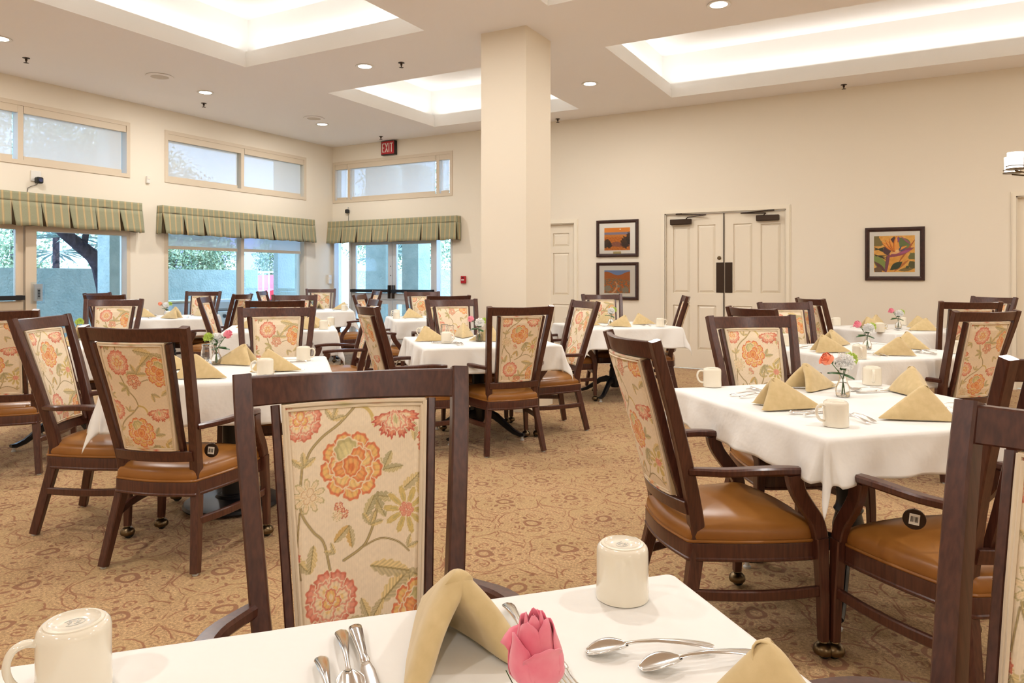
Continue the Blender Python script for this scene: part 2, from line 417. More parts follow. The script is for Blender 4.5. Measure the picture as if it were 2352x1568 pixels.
b.box(-TH-1.06, -TH-1.0, YF-1.2, TH+1.06, 3.45, 4.6); b.box(-TH-1.0, XR+1.2, TH+1.0, TH+1.06, 3.45, 4.6)
struct('trim_2', b, MT['stucco'])
# column
b = MB(); b.box(5.575, 6.072, -3.90, -3.375, 0, H); struct('wall_column', b, MT['wall'])
b = MB(); b.box(5.56, 6.087, -3.915, -3.36, 0, .10); struct('baseboard_column', b, MT['trim'])
# baseboards
def baseb(name, segs):
    b = MB()
    for s_ in segs: 
        x0, x1, y0, y1 = s_; b.box(x0, x1, y0, y1, 0, .085)
        if abs(x1-x0) > abs(y1-y0): b.box(x0, x1, y0+.006, y1, .085, .10)
        else: b.box(x0, x1-.006, y0, y1, .085, .10)
    struct(name, b, MT['trim'])
baseb('baseboard_back', [(2.66, 3.92, -.015, 0), (4.90, 6.14, -.015, 0), (7.89, 10.23, -.015, 0), (11.25, XR, -.015, 0)])
baseb('baseboard_left', [(0, .015, -3.87, -3.40), (0, .015, -.64, -.015), (0, .015, YF, -6.64)])
# ---------------------------------------------------------------- windows
NWIN = [0]
def wbox(b, side, u0, u1, d0, d1, z0, z1, mi=0):      # u along wall, d = depth into wall (outward +)
    if side == 'L': b.box(-d1, -d0, u0, u1, z0, z1, mi)
    else: b.box(u0, u1, d0, d1, z0, z1, mi)
def window(side, u0, u1, z0, z1, mull, mid=(), fw=.05, m='frame'):
    NWIN[0] += 1; b = MB()
    wbox(b, side, u0, u0+fw, -.012, .13, z0, z1); wbox(b, side, u1-fw, u1, -.012, .13, z0, z1)
    wbox(b, side, u0+fw, u1-fw, -.012, .13, z1-fw, z1); wbox(b, side, u0+fw, u1-fw, -.012, .13, z0, z0+fw)
    for q in mull: wbox(b, side, q-.03, q+.03, .0, .12, z0+fw, z1-fw)
    for q in mid: wbox(b, side, u0+fw, u1-fw, .03, .115, q-.03, q+.03)
    w = struct('window_%d' % NWIN[0], b, MT[m])
    es = [u0+fw] + [q for q in mull] + [u1-fw]
    for a, c in zip(es[:-1], es[1:]):
        p = MB(); wbox(p, side, a+(.03 if a in mull else 0), c-(.03 if c in mull else 0), .098, .102, z0+fw, z1-fw); p.build('pane', MT['pane'], w, False)
    return w
def shade(side, u0, u1, zt, zb, label, group, full=True):
    t = thing('roller_shade', label, 'roller shade', (-.03 if side == 'L' else (u0+u1)/2, (u0+u1)/2 if side == 'L' else .03, zt), 0, group)
    cx, cy = t.location.x, t.location.y
    def loc(b): b.v = [(x-cx, y-cy, z-zt) for x, y, z in b.v]; return b
    if full:
        b = MB(); wbox(b, side, u0+.004, u1-.004, -.004, .055, zt-.085, zt); loc(b).build('cassette', MT['frame'], t, False)
        b = MB(); wbox(b, side, u0, u0+.004, .0, .05, zt-.08, zt); loc(b).build('bracket', MT['bronze'], t, False)
    b = MB(); wbox(b, side, u0+.018, u1-.045, .040, .042, zb+.03, zt-.01); loc(b).build('shade_fabric', MT['shade' if full else 'shade2'], t, False)
    b = MB(); wbox(b, side, u0+.018, u1-.045, .030, .052, zb, zb+.045); loc(b).build('hem_bar', MT['frame'], t, False)
window('L', -6.617, -3.897, 2.617, 3.36, [-5.257])
window('L', -3.379, -.662, 2.617, 3.36, [-2.02])
window('B', .012, 2.632, 2.617, 3.36, [.385, 2.335])
g = 'roller shades in the high windows'
shade('L', -6.567, -5.287, 3.31, 2.672, 'pale roller shade in the far-left high window, left of its mullion', g)
shade('L', -5.227, -3.947, 3.31, 2.672, 'pale roller shade with leaves behind it in the far-left high window', g)
shade('L', -3.329, -2.05, 3.31, 2.672, 'pale roller shade in the left half of the high window above the middle valance', g)
shade('L', -1.99, -.712, 3.31, 2.672, 'pale roller shade in the right half of the high window above the middle valance', g)
shade('B', .062, .355, 3.31, 2.672, 'narrow roller shade in the high window nearest the room corner', g)
shade('B', .415, 2.305, 3.31, 2.672, 'wide pale roller shade in the high window under the exit sign', g)
shade('B', 2.365, 2.582, 3.31, 2.672, 'narrow roller shade at the right end of the window under the exit sign', g)
window('L', -3.379, -.662, .47, 2.13, [-2.02])
shade('L', -3.329, -2.05, 2.08, 1.675, 'lowered shade hem under the middle valance, left pane', 'lowered shades under the middle valance', False)
shade('L', -1.99, -.712, 2.08, 1.675, 'lowered shade hem under the middle valance, right pane', 'lowered shades under the middle valance', False)
# left glazed door and fixed light
b = MB(); s = 'L'
for u in ((-6.617, -6.567), (-5.205, -5.085), (-3.947, -3.897)): wbox(b, s, u[0], u[1], -.012, .13, 0, 2.13)
wbox(b, s, -6.567, -5.205, -.012, .13, 1.93, 2.13); wbox(b, s, -5.085, -3.947, -.012, .13, 1.83, 2.13)
wbox(b, s, -5.085, -3.947, .0, .12, .575, .635); wbox(b, s, -5.085, -3.947, .0, .12, 0, .12)
NWIN[0] += 1; w = struct('window_%d' % NWIN[0], b, MT['frame'])
for z0, z1 in ((.635, 1.83), (.12, .575)): p = MB(); wbox(p, s, -5.085, -3.947, .098, .102, z0, z1); p.build('pane', MT['pane'], w, False)
def glazed_leaf(parent, side, u0, u1, mi='alu', lower=True, st=.085, ztop=1.93):
    b = MB()
    wbox(b, side, u0, u0+st, .02, .07, .012, ztop); wbox(b, side, u1-st, u1, .02, .07, .012, ztop)
    wbox(b, side, u0+st, u1-st, .02, .07, ztop-.09, ztop); wbox(b, side, u0+st, u1-st, .02, .07, .012, .20)
    wbox(b, side, u0+st, u1-st, .02, .07, .80, .99); wbox(b, side, u0+.01, u1-.01, .004, .02, .885, .985)
    b.build('door_leaf', MT[mi], parent, False)
    for z0, z1 in ((.99, ztop-.09), (.20, .80)): p = MB(); wbox(p, side, u0+st, u1-st, .043, .047, z0, z1); p.build('pane', MT['pane'], parent, False)
    b = MB(); wbox(b, side, u0+.02, u1-.02, -.055, -.005, 1.003, 1.055); wbox(b, side, u0+.02, u0+.08, -.005, .02, 1.0, 1.058); wbox(b, side, u1-.08, u1-.02, -.005, .02, 1.0, 1.058)
    b.build('push_bar', MT['black'], parent, False)
d = tag(thing('door_1', None, None), kind='structure')
glazed_leaf(d, 'L', -6.55, -5.215, 'frame')
d = tag(thing('door_2', None, None), kind='structure')
b = MB()
for u in ((.012, .05), (.40, .445), (2.275, 2.32), (2.595, 2.632)): wbox(b, 'B', u[0], u[1], -.008, .13, 0, 2.13)
for u in ((.05, .40), (2.32, 2.595), (.445, 2.275)): wbox(b, 'B', u[0], u[1], 0, .12, 1.94, 2.13)
for u in ((.05, .40), (2.32, 2.595)): wbox(b, 'B', u[0], u[1], 0, .12, 0, .10)
b.build('door_frame', MT['alu'], d, False)
for u in ((.05, .40), (2.32, 2.595)): p = MB(); wbox(p, 'B', u[0], u[1], .098, .102, .10, 1.94); p.build('pane', MT['pane'], d, False)
glazed_leaf(d, 'B', .45, 1.355); glazed_leaf(d, 'B', 1.365, 2.27)
for u in (1.305, 1.39): b = MB(); wbox(b, 'B', u+.006, u+.034, -.045, .02, .90, 1.13); b.build('latch_cover', MT['bronze'], d, False)
b = MB(); 
for z in (1.30, 1.46): b.lathe([(.008, 0), (.008, .006), (0, .006)], 10, (1.33, .012, z), axis='y')
b.build('bolt_head', MT['black'], d)
# ---------------------------------------------------------------- valances
def valance(side, u0, u1, npl, label, seed):
    L = u1-u0; D = .13; r = random.Random(seed); zt = 2.275; zs = 2.165; zb = 1.878
    b = MB(); UV = []
    def path(t):                                    # t = arc length 0..L+2D -> (u, d)
        if t < D: return (0, t)
        if t > D+L: return (L, D-(t-D-L))
        return (t-D, D)
    n = 260; T = L+2*D
    def strip(za, zb_, fa, fb, off, mi, ts):
        base = len(b.v); 
        for j in range(5):
            q = j/4
            for t in ts:
                u, dd = path(t); fl = fa+(fb-fa)*q+off
                du = -fl if t < D else (fl if t > D+L else 0); dd2 = dd+fl if D <= t <= D+L else dd
                z = za+(zb_-za)*q + (.006*math.sin(t*9+seed)+.004*math.sin(t*23) if j == 4 else 0)
                b.v.append((u+du, max(dd2, 0.004), z)); UV.append((t, z))
        k = len(ts)
        for j in range(4):
            for i in range(k-1): a = base+j*k+i; b.f.append((a, a+1, a+k+1, a+k)); b.mi.append(mi)
    lin = [T*i/n for i in range(n+1)]
    strip(zt, zs, 0, .006, 0, 0, lin)
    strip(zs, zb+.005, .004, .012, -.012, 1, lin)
    seg = [(-0., D)] + [(D+L*i/npl, D+L*(i+1)/npl) for i in range(npl)] + [(D+L, T)]
    for k, (a, c) in enumerate(seg):
        g0 = r.uniform(.004, .045) if k > 0 else 0; g1 = r.uniform(.0, .02)
        base = len(b.v); m = 14; wob = r.uniform(-.008, .014)
        for j in range(6):
            q = j/5
            for i in range(m+1):
                t = (a+g0*q) + ((c-g1*q) - (a+g0*q))*i/m
                u, dd = path(t); fl = .006 + (.035+wob)*q*(1 if 0 < k < len(seg)-1 else .3) + .006*math.sin(PI*i/m*2+seed+k)*q
                if k == 0: P = (-fl, dd)
                elif k == len(seg)-1: P = (L+fl, dd)
                else:
                    sx = ((t-D)/L-.5)*2; P = (u+.012*q*sx, D+fl)
                z = zs+(zb-zs)*q + (.006*math.sin(k*2.1+i*.4) if j == 5 else 0)
                b.v.append((P[0], P[1], z)); UV.append((t, z))
        for j in range(5):
            for i in range(m): x = base+j*(m+1)+i; b.f.append((x, x+1, x+m+2, x+m+1)); b.mi.append(0)
    # top board
    base = len(b.v); b.v += [(0, 0, zt-.002), (L, 0, zt-.002), (L, D, zt-.002), (0, D, zt-.002)]; UV += [(0, 0)]*4; b.f.append((base, base+1, base+2, base+3)); b.mi.append(0)
    me = bpy.data.meshes.new('valance'); me.from_pydata(b.v, [], b.f); me.polygons.foreach_set('material_index', b.mi)
    uv = me.uv_layers.new(name='UVMap'); li = np.zeros(len(me.loops), dtype=np.int32); me.loops.foreach_get('vertex_index', li)
    uv.data.foreach_set('uv', np.array(UV, dtype=np.float32)[li].ravel())
    me.polygons.foreach_set('use_smooth', [True]*len(me.polygons)); me.set_sharp_from_angle(angle=.6)
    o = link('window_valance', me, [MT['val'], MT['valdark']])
    sm = o.modifiers.new('thick', 'SOLIDIFY'); sm.thickness = .003
    if side == 'L': o.matrix_world = Matrix(((0, 1, 0, 0), (1, 0, 0, u0), (0, 0, 1, 0), (0, 0, 0, 1)))
    else: o.matrix_world = Matrix(((1, 0, 0, u0), (0, -1, 0, 0), (0, 0, 1, 0), (0, 0, 0, 1)))
    return tag(o, label, 'valance', 'green striped window valances')
valance('L', -6.72, -3.80, 9, 'green and gold striped pleated valance at the far left over the glazed door', 3)
valance('L', -3.50, -.575, 9, 'green and gold striped pleated valance over the middle window', 5)
valance('B', .0, 2.80, 8, 'green and gold striped pleated valance over the exit doors', 8)
# ---------------------------------------------------------------- panel doors
def panel_leaf(parent, x0, x1, z1, y, panels, name='door_leaf', recess=.012):
    hs = [(a, c, e, f) for (a, c, e, f) in panels]; b = MB()
    for (u0, u1, za, zb) in wall_cells([x0, x1], [.012, z1], hs): b.box(u0, u1, y, y+.045, za, zb)
    for (a, c, e, f) in hs:
        b.box(a, c, y+recess+.006, y+.04, e, f)
        g = .035                                    # raised field with sloped border
        vs = []
        for (q, dy) in ((.004, recess+.006), (g, .003)): vs += [(a+q, y+dy, e+q), (c-q, y+dy, e+q), (c-q, y+dy, f-q), (a+q, y+dy, f-q)]
        b.add(vs, [(0, 1, 5, 4), (1, 2, 6, 5), (2, 3, 7, 6), (3, 0, 4, 7), (4, 5, 6, 7)])
    return b.build(name, MT['door'], parent, False, False)
def casing(parent, x0, x1, zt, w, y=-.014):
    b = MB()
    for k, (o_, dep) in enumerate(((0, -.010), (.012, -.018), (w*.6, -.014))):
        ww = (w, w-.012, w*.4)[k] ; a = x0-w+o_ if k < 2 else x0-w+o_
        b.box(x0-w+(0 if k == 0 else o_), x0-(0 if k == 0 else .0), dep, 0, 0, zt+w-(0 if k == 0 else o_))
        b.box(x1, x1+w-(0 if k == 0 else o_), dep, 0, 0, zt+w-(0 if k == 0 else o_))
        b.box(x0, x1, dep, 0, zt, zt+w-(0 if k == 0 else o_))
    b.box(x0, x0+.014, 0, .10, 0, zt); b.box(x1-.014, x1, 0, .10, 0, zt); b.box(x0, x1, 0, .10, zt-.014, zt)
    b.build('door_frame', MT['trim'], parent, False, False)
# double door
d = tag(thing('door_3', None, None), kind='structure')
casing(d, 6.22, 7.83, 2.16, .055)
lf = panel_leaf(d, 6.236, 7.026, 2.143, .03, [(6.331, 6.564, 1.055, 1.985), (6.673, 6.915, 1.055, 1.99), (6.331, 6.564, .27, .883), (6.673, 6.925, .27, .883)])
rf = panel_leaf(d, 7.034, 7.814, 2.143, .03, [(7.155, 7.401, 1.06, 1.99), (7.507, 7.757, 1.06, 1.975), (7.147, 7.401, .27, .883), (7.507, 7.757, .27, .883)])
MB().box(7.024, 7.037, .018, .034, .02, 2.14).build('astragal', MT['bronze'], d, False)
MB().cbox((6.976, .026, 1.267), (.098, .006, .41), .002).build('push_plate', MT['bronze'], lf, False)
MB().cbox((7.094, .026, 1.267), (.098, .006, .41), .002).build('push_plate', MT['bronze'], rf, False)
MB().lathe([(.026, 0), (.026, -.008), (.018, -.014), (.010, -.014), (0, -.012)], 20, (6.968, .028, 1.534), axis='y').build('lock', MT['brass'], lf)
for (a, c, z, pts) in ((6.30, 6.594, 2.04, [(6.52, 0, 2.08), (6.55, -.02, 2.10), (6.80, -.02, 2.125), (6.40, .0, 2.15)]), (7.457, 7.746, 2.052, [(7.55, 0, 2.09), (7.58, -.02, 2.115), (7.26, -.02, 2.125), (7.62, .0, 2.15)])):
    p = lf if a < 7 else rf
    cl = MB().cbox(((a+c)/2, -.002, z), (c-a, .06, .075), .006).build('door_closer', MT['bronze'], p, False)
    b = MB()
    for q in range(3): b.tube([pts[q], pts[q+1]], .0075, 8)
    b.cbox((pts[3][0]+.02, .0, 2.15), (.09, .02, .02), .003); b.build('closer_arm', MT['bronze'], cl)
d = tag(thing('door_4', None, None), kind='structure'); casing(d, 3.98, 4.83, 2.085, .06)
panel_leaf(d, 3.995, 4.815, 2.07, .05, [(4.08, 4.36, 1.74, 1.94), (4.45, 4.72, 1.74, 1.94), (4.08, 4.36, 1.00, 1.64), (4.45, 4.72, 1.00, 1.64), (4.08, 4.36, .22, .86), (4.45, 4.72, .22, .86)])
d = tag(thing('door_5', None, None), kind='structure'); casing(d, 10.285, 11.2, 2.19, .05)
panel_leaf(d, 10.30, 11.185, 2.175, .06, [(10.40, 10.70, 1.05, 2.0), (10.79, 11.08, 1.05, 2.0), (10.40, 10.70, .27, .88), (10.79, 11.08, .27, .88)])
# ---------------------------------------------------------------- pictures (painted on fine grids)
def fbm(x, y, seed=0, oct=4, sc=1.0):
    out = np.zeros_like(x); a = .5; r = np.random.RandomState(seed)
    for o in range(oct):
        for _ in range(3):
            an = r.uniform(0, 6.28); ph = r.uniform(0, 6.28); f = sc*(2**o)*r.uniform(.8, 1.25)
            out += a/3*np.sin((x*np.cos(an)+y*np.sin(an))*f + ph + 1.7*np.sin((y*np.cos(an)-x*np.sin(an))*f*.7+ph*2))
        a *= .55
    return out
def col(r, g, b): return np.array([r, g, b])/255.
def to_lin(c): c = np.clip(c, 0, 1); return np.where(c <= .04045, c/12.92, ((c+.055)/1.055)**2.4)
def lay(img, m, c): m = np.clip(m, 0, 1)[..., None]; return img*(1-m) + np.array(c)*m
def colour_mesh(V, F, cols, name, mi=None):        # V (n,3), F list, cols (n,3) sRGB
    me = bpy.data.meshes.new(name); me.from_pydata([tuple(v) for v in V], [], F)
    ca = me.color_attributes.new('Col', 'FLOAT_COLOR', 'POINT'); c4 = np.ones((len(V), 4), dtype=np.float32); c4[:, :3] = to_lin(cols)
    ca.data.foreach_set('color', c4.ravel()); me.polygons.foreach_set('use_smooth', [True]*len(me.polygons)); me.update(); return me
def seg_d(X_, Y_, x0, y0, x1, y1):
    dx, dy = x1-x0, y1-y0; t = np.clip(((X_-x0)*dx+(Y_-y0)*dy)/(dx*dx+dy*dy+1e-12), 0, 1)
    return np.hypot(X_-x0-t*dx, Y_-y0-t*dy), t
def art_sunset(u, v):                               # u 0..1 right, v 0..1 up
    n = fbm(u*9, v*9, 3); n2 = fbm(u*40, v*60, 4); img = np.ones(u.shape+(3,))*col(196, 112, 40)
    img = lay(img, (v-.55)*4, col(200, 120, 90)); img = img + n2[..., None]*.10
    img = lay(img, (v > .78+.02*n).astype(float), col(228, 138, 52)); img = lay(img, ((v > .70+.015*n) & (v <= .80)).astype(float)*.9, col(130, 128, 150))
    img = lay(img, ((v < .70) & (v > .60+.05*n)).astype(float)*.6, col(212, 140, 52)); img = lay(img, ((v < .34+.08*n) & (v > .16+.05*n)).astype(float)*.6, col(110, 72, 84))
    for (cx, cy, rx, ry) in ((.1, .30, .14, .20), (.22, .24, .08, .14), (.82, .35, .18, .26), (.95, .52, .10, .26)):
        img = lay(img, ((((u-cx)/rx)**2+((v-cy)/ry)**2 + n2*.9) < 1).astype(float)*.85, col(52, 40, 34))
    return lay(img, (np.hypot(u-.62, (v-.93)*.85) < .025).astype(float), col(250, 236, 190))
def art_desert(u, v):
    n = fbm(u*12, v*12, 9); n2 = fbm(u*60, v*80, 5); n3 = fbm(u*28, v*40, 12); img = np.ones(u.shape+(3,))*col(176, 116, 60)
    img = img + n2[..., None]*.16; img = lay(img, (n3 > .10).astype(float)*.7*(v < .62), col(120, 122, 110)); img = lay(img, (n3 < -.18).astype(float)*.8*(v < .5), col(220, 104, 36))
    img = lay(img, (v > .62+.06*np.sin(u*5)).astype(float)*.8, col(190, 104, 44)); img = lay(img, (v > .86+.08*np.sin(u*7+1)).astype(float), col(124, 148, 190))
    img = lay(img, (np.abs(u-.32-.18*np.sin(v*5)) < .05*(1-v)).astype(float)*(v < .5), col(222, 168, 120))
    for (cx, cy, r_) in ((.14, .2, .13), (.82, .14, .13), (.55, .3, .06)): img = lay(img, (np.hypot(u-cx, v-cy)+n2*.05 < r_).astype(float)*.8, col(150, 150, 132))
    return img
def art_bird(u, v):
    n = fbm(u*8, v*8, 21); n2 = fbm(u*45, v*45, 22); img = np.ones(u.shape+(3,))*col(236, 168, 70)
    img = lay(img, .5+n*1.2, col(246, 190, 96)); img = img + n2[..., None]*.06
    img = lay(img, ((u < .16+.1*n) & (v > .72)).astype(float)*.8, col(110, 104, 60))
    def blade(x0, y0, x1, y1, w, c, p=1.0, a=1.0):
        nonlocal img
        d_, t = seg_d(u, v, x0, y0, x1, y1); img = lay(img, (d_ < w*np.sin(np.clip(t, .02, .98)*PI)**p+.002).astype(float)*a, c)
    blade(.60, .95, .90, .60, .14, col(112, 128, 74)); blade(.66, .98, .94, .72, .02, col(170, 96, 120)); blade(.9, .52, 1.0, .35, .12, col(120, 118, 66)); blade(.88, .3, 1, .1, .1, col(96, 92, 48))
    for k in range(7): blade(0, .60+.03*k-.28*(k > 3), .32, .70-.06*k, .014, col(46, 54, 36), .8)
    blade(0, .45, .30, .05, .13, col(140, 156, 78)); blade(0, .30, .30, .0, .05, col(110, 66, 60)); blade(0, .1, .2, 0, .1, col(120, 90, 60))
    blade(1.0, .88, .60, .25, .022, col(190, 106, 46), .5); blade(.84, .32, .5, .02, .03, col(200, 120, 56), .5)
    blade(.70, .28, .40, .06, .085, col(58, 70, 44)); blade(.78, .1, .86, .16, .04, col(70, 84, 50)); blade(.6, .04, .98, .1, .05, col(96, 88, 50), 1, .7)
    blade(.32, .45, .28, .0, .018, col(120, 70, 66), .3); blade(.30, .72, .34, .46, .10, col(86, 52, 58)); blade(.50, .98, .46, .72, .08, col(84, 56, 60)); blade(.6, .98, .6, .8, .03, col(150, 84, 130))
    blade(.37, .48, .29, .0, .035, col(132, 74, 92), .25); blade(.36, .42, .97, .66, .075, col(158, 78, 96), .8); blade(.6, .5, .9, .6, .03, col(186, 96, 140))
    for (x, y, w) in ((.20, .82, .052), (.28, .88, .046), (.38, .92, .046), (.55, .98, .055), (.80, .72, .035)):
        blade(.52, .55, x, y, w, col(176, 84, 40), .8); blade(.52, .56, x+.006, y+.004, w*.82, col(244, 150, 52), .8); blade(.53, .60, x+.012, y-.02, w*.35, col(252, 184, 92), .8)
    blade(.53, .56, .60, .82, .05, col(250, 170, 80), .8); blade(.60, .56, .68, .72, .018, col(70, 90, 130)); blade(.62, .56, .78, .64, .014, col(70, 90, 130)); blade(.52, .54, .62, .60, .04, col(252, 214, 150))
    blade(.40, .50, .66, .56, .03, col(250, 196, 130))
    return img
def picture(x0, x1, z0, z1, fw, ix0, ix1, iz0, iz1, fn, label, name='framed_picture', plaque=None):
    t = thing(name, label, 'picture', ((x0+x1)/2, 0, z0)); cx = (x0+x1)/2
    def B(b): b.v = [(x-cx, y, z-z0) for x, y, z in b.v]; return b
    b = MB(); n = 0
    for (g_, y) in ((0, -.001), (0, -.026), (.006, -.032), (fw*.55, -.032), (fw*.62, -.027), (fw-.006, -.024), (fw, -.018), (fw, -.002)):
        b.v += [(x0+g_, y, z0+g_), (x1-g_, y, z0+g_), (x1-g_, y, z1-g_), (x0+g_, y, z1-g_)]; n += 1
    for k in range(n-1):
        for i in range(4): a, c = 4*k+i, 4*k+(i+1) % 4; b.f.append((a, c, c+4, a+4)); b.mi.append(0)
    B(b).build('frame', MT['pframe'], t, False)
    b = MB(); b.box(x0+fw, x1-fw, -.014, -.004, z0+fw, z1-fw); B(b).build('mat_board', MT['matb'], t, False)
    nu, nv = 150, 130; uu, vv = np.meshgrid(np.linspace(0, 1, nu+1), np.linspace(0, 1, nv+1)); img = fn(uu, vv)
    V = np.stack([ix0+uu*(ix1-ix0)-cx, np.full(uu.shape, -.0155), iz0+vv*(iz1-iz0)-z0], -1).reshape(-1, 3)
    F = [(j*(nu+1)+i, j*(nu+1)+i+1, (j+1)*(nu+1)+i+1, (j+1)*(nu+1)+i) for j in range(nv) for i in range(nu)]
    link('print', colour_mesh(V, F, img.reshape(-1, 3), 'print'), MT['art'], t)
    b = MB(); b.box(x0+fw, x1-fw, -.0215, -.0195, z0+fw, z1-fw); B(b).build('glazing', MT['glazing'], t, False)
    if plaque: b = MB(); b.box(cx-.06, cx+.06, -.0175, -.0145, plaque-.018, plaque+.018); B(b).build('plaque', MT['brassplate'], t, False)
picture(5.192, 5.836, 1.567, 2.104, .046, 5.316, 5.711, 1.662, 1.99, art_sunset, 'dark-framed print of an orange desert sunset, upper of the pair', plaque=1.628)
picture(5.192, 5.836, .943, 1.486, .046, 5.316, 5.711, 1.04, 1.372, art_desert, 'dark-framed print of an orange flowering desert path, lower of the pair', plaque=1.005)
picture(8.751, 9.39, 1.233, 1.878, .05, 8.85, 9.287, 1.335, 1.775, art_bird, 'brown-framed square print of an orange bird of paradise flower')
# ---------------------------------------------------------------- wall and ceiling fittings
t = thing('exit_sign', 'red lit exit sign in a black frame above the exit doors', 'exit sign', (1.335, 0, 3.39))
MB().cbox((0, -.035, .12), (.30, .07, .245), .004).build('housing', MT['black'], t, False)
MB().box(-.138, .138, -.073, -.069, .012, .232).build('face', MT['signred'], t, False)
b = MB(); y0, y1 = -.0765, -.072; hh = (.045, .20); wl = .046; st = .013
def bar(x0, z0, x1, z1): 
    dx, dz = x1-x0, z1-z0; l = math.hypot(dx, dz); nx, nz = -dz/l*st/2, dx/l*st/2
    b.add([(x0+nx, y0, z0+nz), (x0-nx, y0, z0-nz), (x1-nx, y0, z1-nz), (x1+nx, y0, z1+nz), (x0+nx, y1, z0+nz), (x0-nx, y1, z0-nz), (x1-nx, y1, z1-nz), (x1+nx, y1, z1+nz)], [(0, 1, 2, 3), (4, 7, 6, 5), (0, 4, 5, 1), (1, 5, 6, 2), (2, 6, 7, 3), (3, 7, 4, 0)])
a, c = hh; X0 = -.112
bar(X0, a, X0, c); bar(X0-st/2, a+st/2, X0+wl, a+st/2); bar(X0-st/2, c-st/2, X0+wl, c-st/2); bar(X0, (a+c)/2, X0+wl*.8, (a+c)/2)
bar(X0+.066, a, X0+.066+wl, c); bar(X0+.066, c, X0+.066+wl, a); bar(X0+.142, a, X0+.142, c); bar(X0+.195, a, X0+.195, c); bar(X0+.168, c-st/2, X0+.222, c-st/2)
b.build('lettering', MT['matb'], t, False)
def camera_box(loc, rz, label):
    t = thing('security_camera', label, 'security camera', loc, rz)
    MB().cbox((0, -.006, .05), (.115, .012, .13), .003).build('back_plate', MT['whitep'], t, False)
    c_ = MB().cbox((.012, -.05, .0), (.075, .075, .075), .012).build('camera_body', MT['black'], t, False)
    MB().lathe([(.022, -.088), (.022, -.094), (.014, -.092), (0, -.090)], 16, (.012, 0, 0), axis='y').build('lens', MT['carglass'], c_)
    MB().tube([(.01, -.03, -.035), (0, -.02, -.055), (-.05, -.008, -.075), (-.09, -.006, -.10), (-.10, -.006, -.16)], .003, 6).build('cable', MT['iron'], t)
camera_box((.001, -5.09, 2.44), PI/2, 'black security camera on a white plate above the far-left valance')
t = thing('security_camera', 'small black security camera above the exit door valance', 'security camera', (.385, 0, 2.46))
MB().tube([(0, 0, .06), (0, -.03, .07), (0, -.035, .02)], .008, 8).build('bracket', MT['whitep'], t)
MB().cbox((0, -.04, -.005), (.07, .06, .07), .012).build('camera_body', MT['black'], t, False)
MB().tube([(0, -.02, -.03), (.002, -.006, -.10), (0, -.006, -.18)], .003, 6).build('cable', MT['iron'], t)
t = thing('motion_sensor', 'small white motion sensor between the two high windows', 'sensor', (0, -3.644, 2.573))
MB().cbox((.018, 0, .045), (.036, .05, .10), .006).build('sensor_body', MT['whitep'], t, False); MB().cbox((.038, 0, .068), (.006, .036, .03), .002).build('lens', MT['trim'], t, False)
t = thing('fire_alarm_pull', 'red fire alarm pull station right of the exit doors', 'fire alarm', (2.86, 0, 1.17))
MB().cbox((0, -.02, .06), (.088, .04, .122), .005).build('alarm_body', MT['red'], t, False); MB().cbox((0, -.044, .055), (.05, .014, .02), .003).build('pull_handle', MT['whitep'], t, False); MB().cbox((0, -.042, .092), (.036, .006, .014), .001).build('label_plate', MT['black'], t, False)
t = thing('door_control_panel', 'white control strip in a clear acrylic box beside the left glazed door', 'wall control', (.012, -5.13, .955))
MB().box(.0, .035, .005, .095, .03, .235).build('control_plate', MT['whitep'], t, False); b = MB()
for q in range(5): b.box(.034, .038, .04, .065, .08+q*.018, .09+q*.018)
b.build('buttons', MT['iron'], t, False); MB().box(.0352, .0362, .034, .070, .05, .18).build('grey_strip', mat('pale_grey_plastic', S(176, 176, 172), .5), t, False)
b = MB(); b.box(.045, .048, -.045, .115, .0, .26); b.build('acrylic_box', MT['acrylic'], t, False)
t = thing('wall_box', 'small white box on the corner post left of the exit doors', 'wall box', (.0, -.10, 1.16)); MB().cbox((.02, 0, .07), (.04, .07, .16), .004).build('box_body', MT['whitep'], t, False); MB().cbox((.042, 0, .09), (.006, .05, .04), .001).build('box_label', MT['trim'], t, False)
# ceiling fixtures
dl = thing('recessed_downlight', '', 'ceiling light', (0, 0, H))
MB().lathe([(.072, -.001), (.10, -.001), (.104, -.005), (.10, -.009), (.074, -.006), (.072, -.001)], 32).build('trim_ring', MT['whitep'], dl)
MB().lathe([(.073, -.004), (.060, -.009), (.03, -.012), (0, -.0125)], 32).build('lens', MT['lamp'], dl)
index_kids(dl)
DLAB = {0: 'bright recessed downlight beside the large top-left coffer', 1: 'bright recessed downlight above the middle valance window, left one', 2: 'bright recessed downlight nearest the room corner, beside a round speaker',
        3: 'bright recessed downlight just right of the column', 4: 'bright recessed downlight at the top edge above the double doors', 5: 'bright recessed downlight at the far left edge of the ceiling'}
OUTL = ['right of the long right coffer', 'in the back right corner bay', 'far left behind the camera', 'above the left table', 'above the centre aisle', 'above the large right table', 'over the right side aisle', 'at the right wall middle', 'just behind the camera left', 'behind the camera, third row left', 'behind the camera, third row centre', 'behind the camera, third row right', 'in the front right corner', 'right of the chandelier']
for i, (x, y) in enumerate(DOWN): place(dl, USED, (x, y, H), 0, DLAB.get(i) or 'recessed downlight out of frame, %s' % OUTL[i-6], 'recessed downlights in the ceiling')
sp_ = thing('fire_sprinkler', '', 'sprinkler', (0, 0, H))
MB().lathe([(.036, -.001), (.036, -.004), (.012, -.008), (.012, -.03), (.006, -.034), (.006, -.05), (.02, -.052), (.02, -.054), (0, -.055)], 16).build('sprinkler_head', MT['bronze'], sp_)
b = MB()
for q in range(8): b.cbox((.020*math.cos(q*PI/4), .020*math.sin(q*PI/4), -.054), (.014, .006, .002), .0005, R=Matrix.Rotation(q*PI/4, 3, 'Z'))
b.build('deflector', MT['bronze'], sp_); index_kids(sp_)
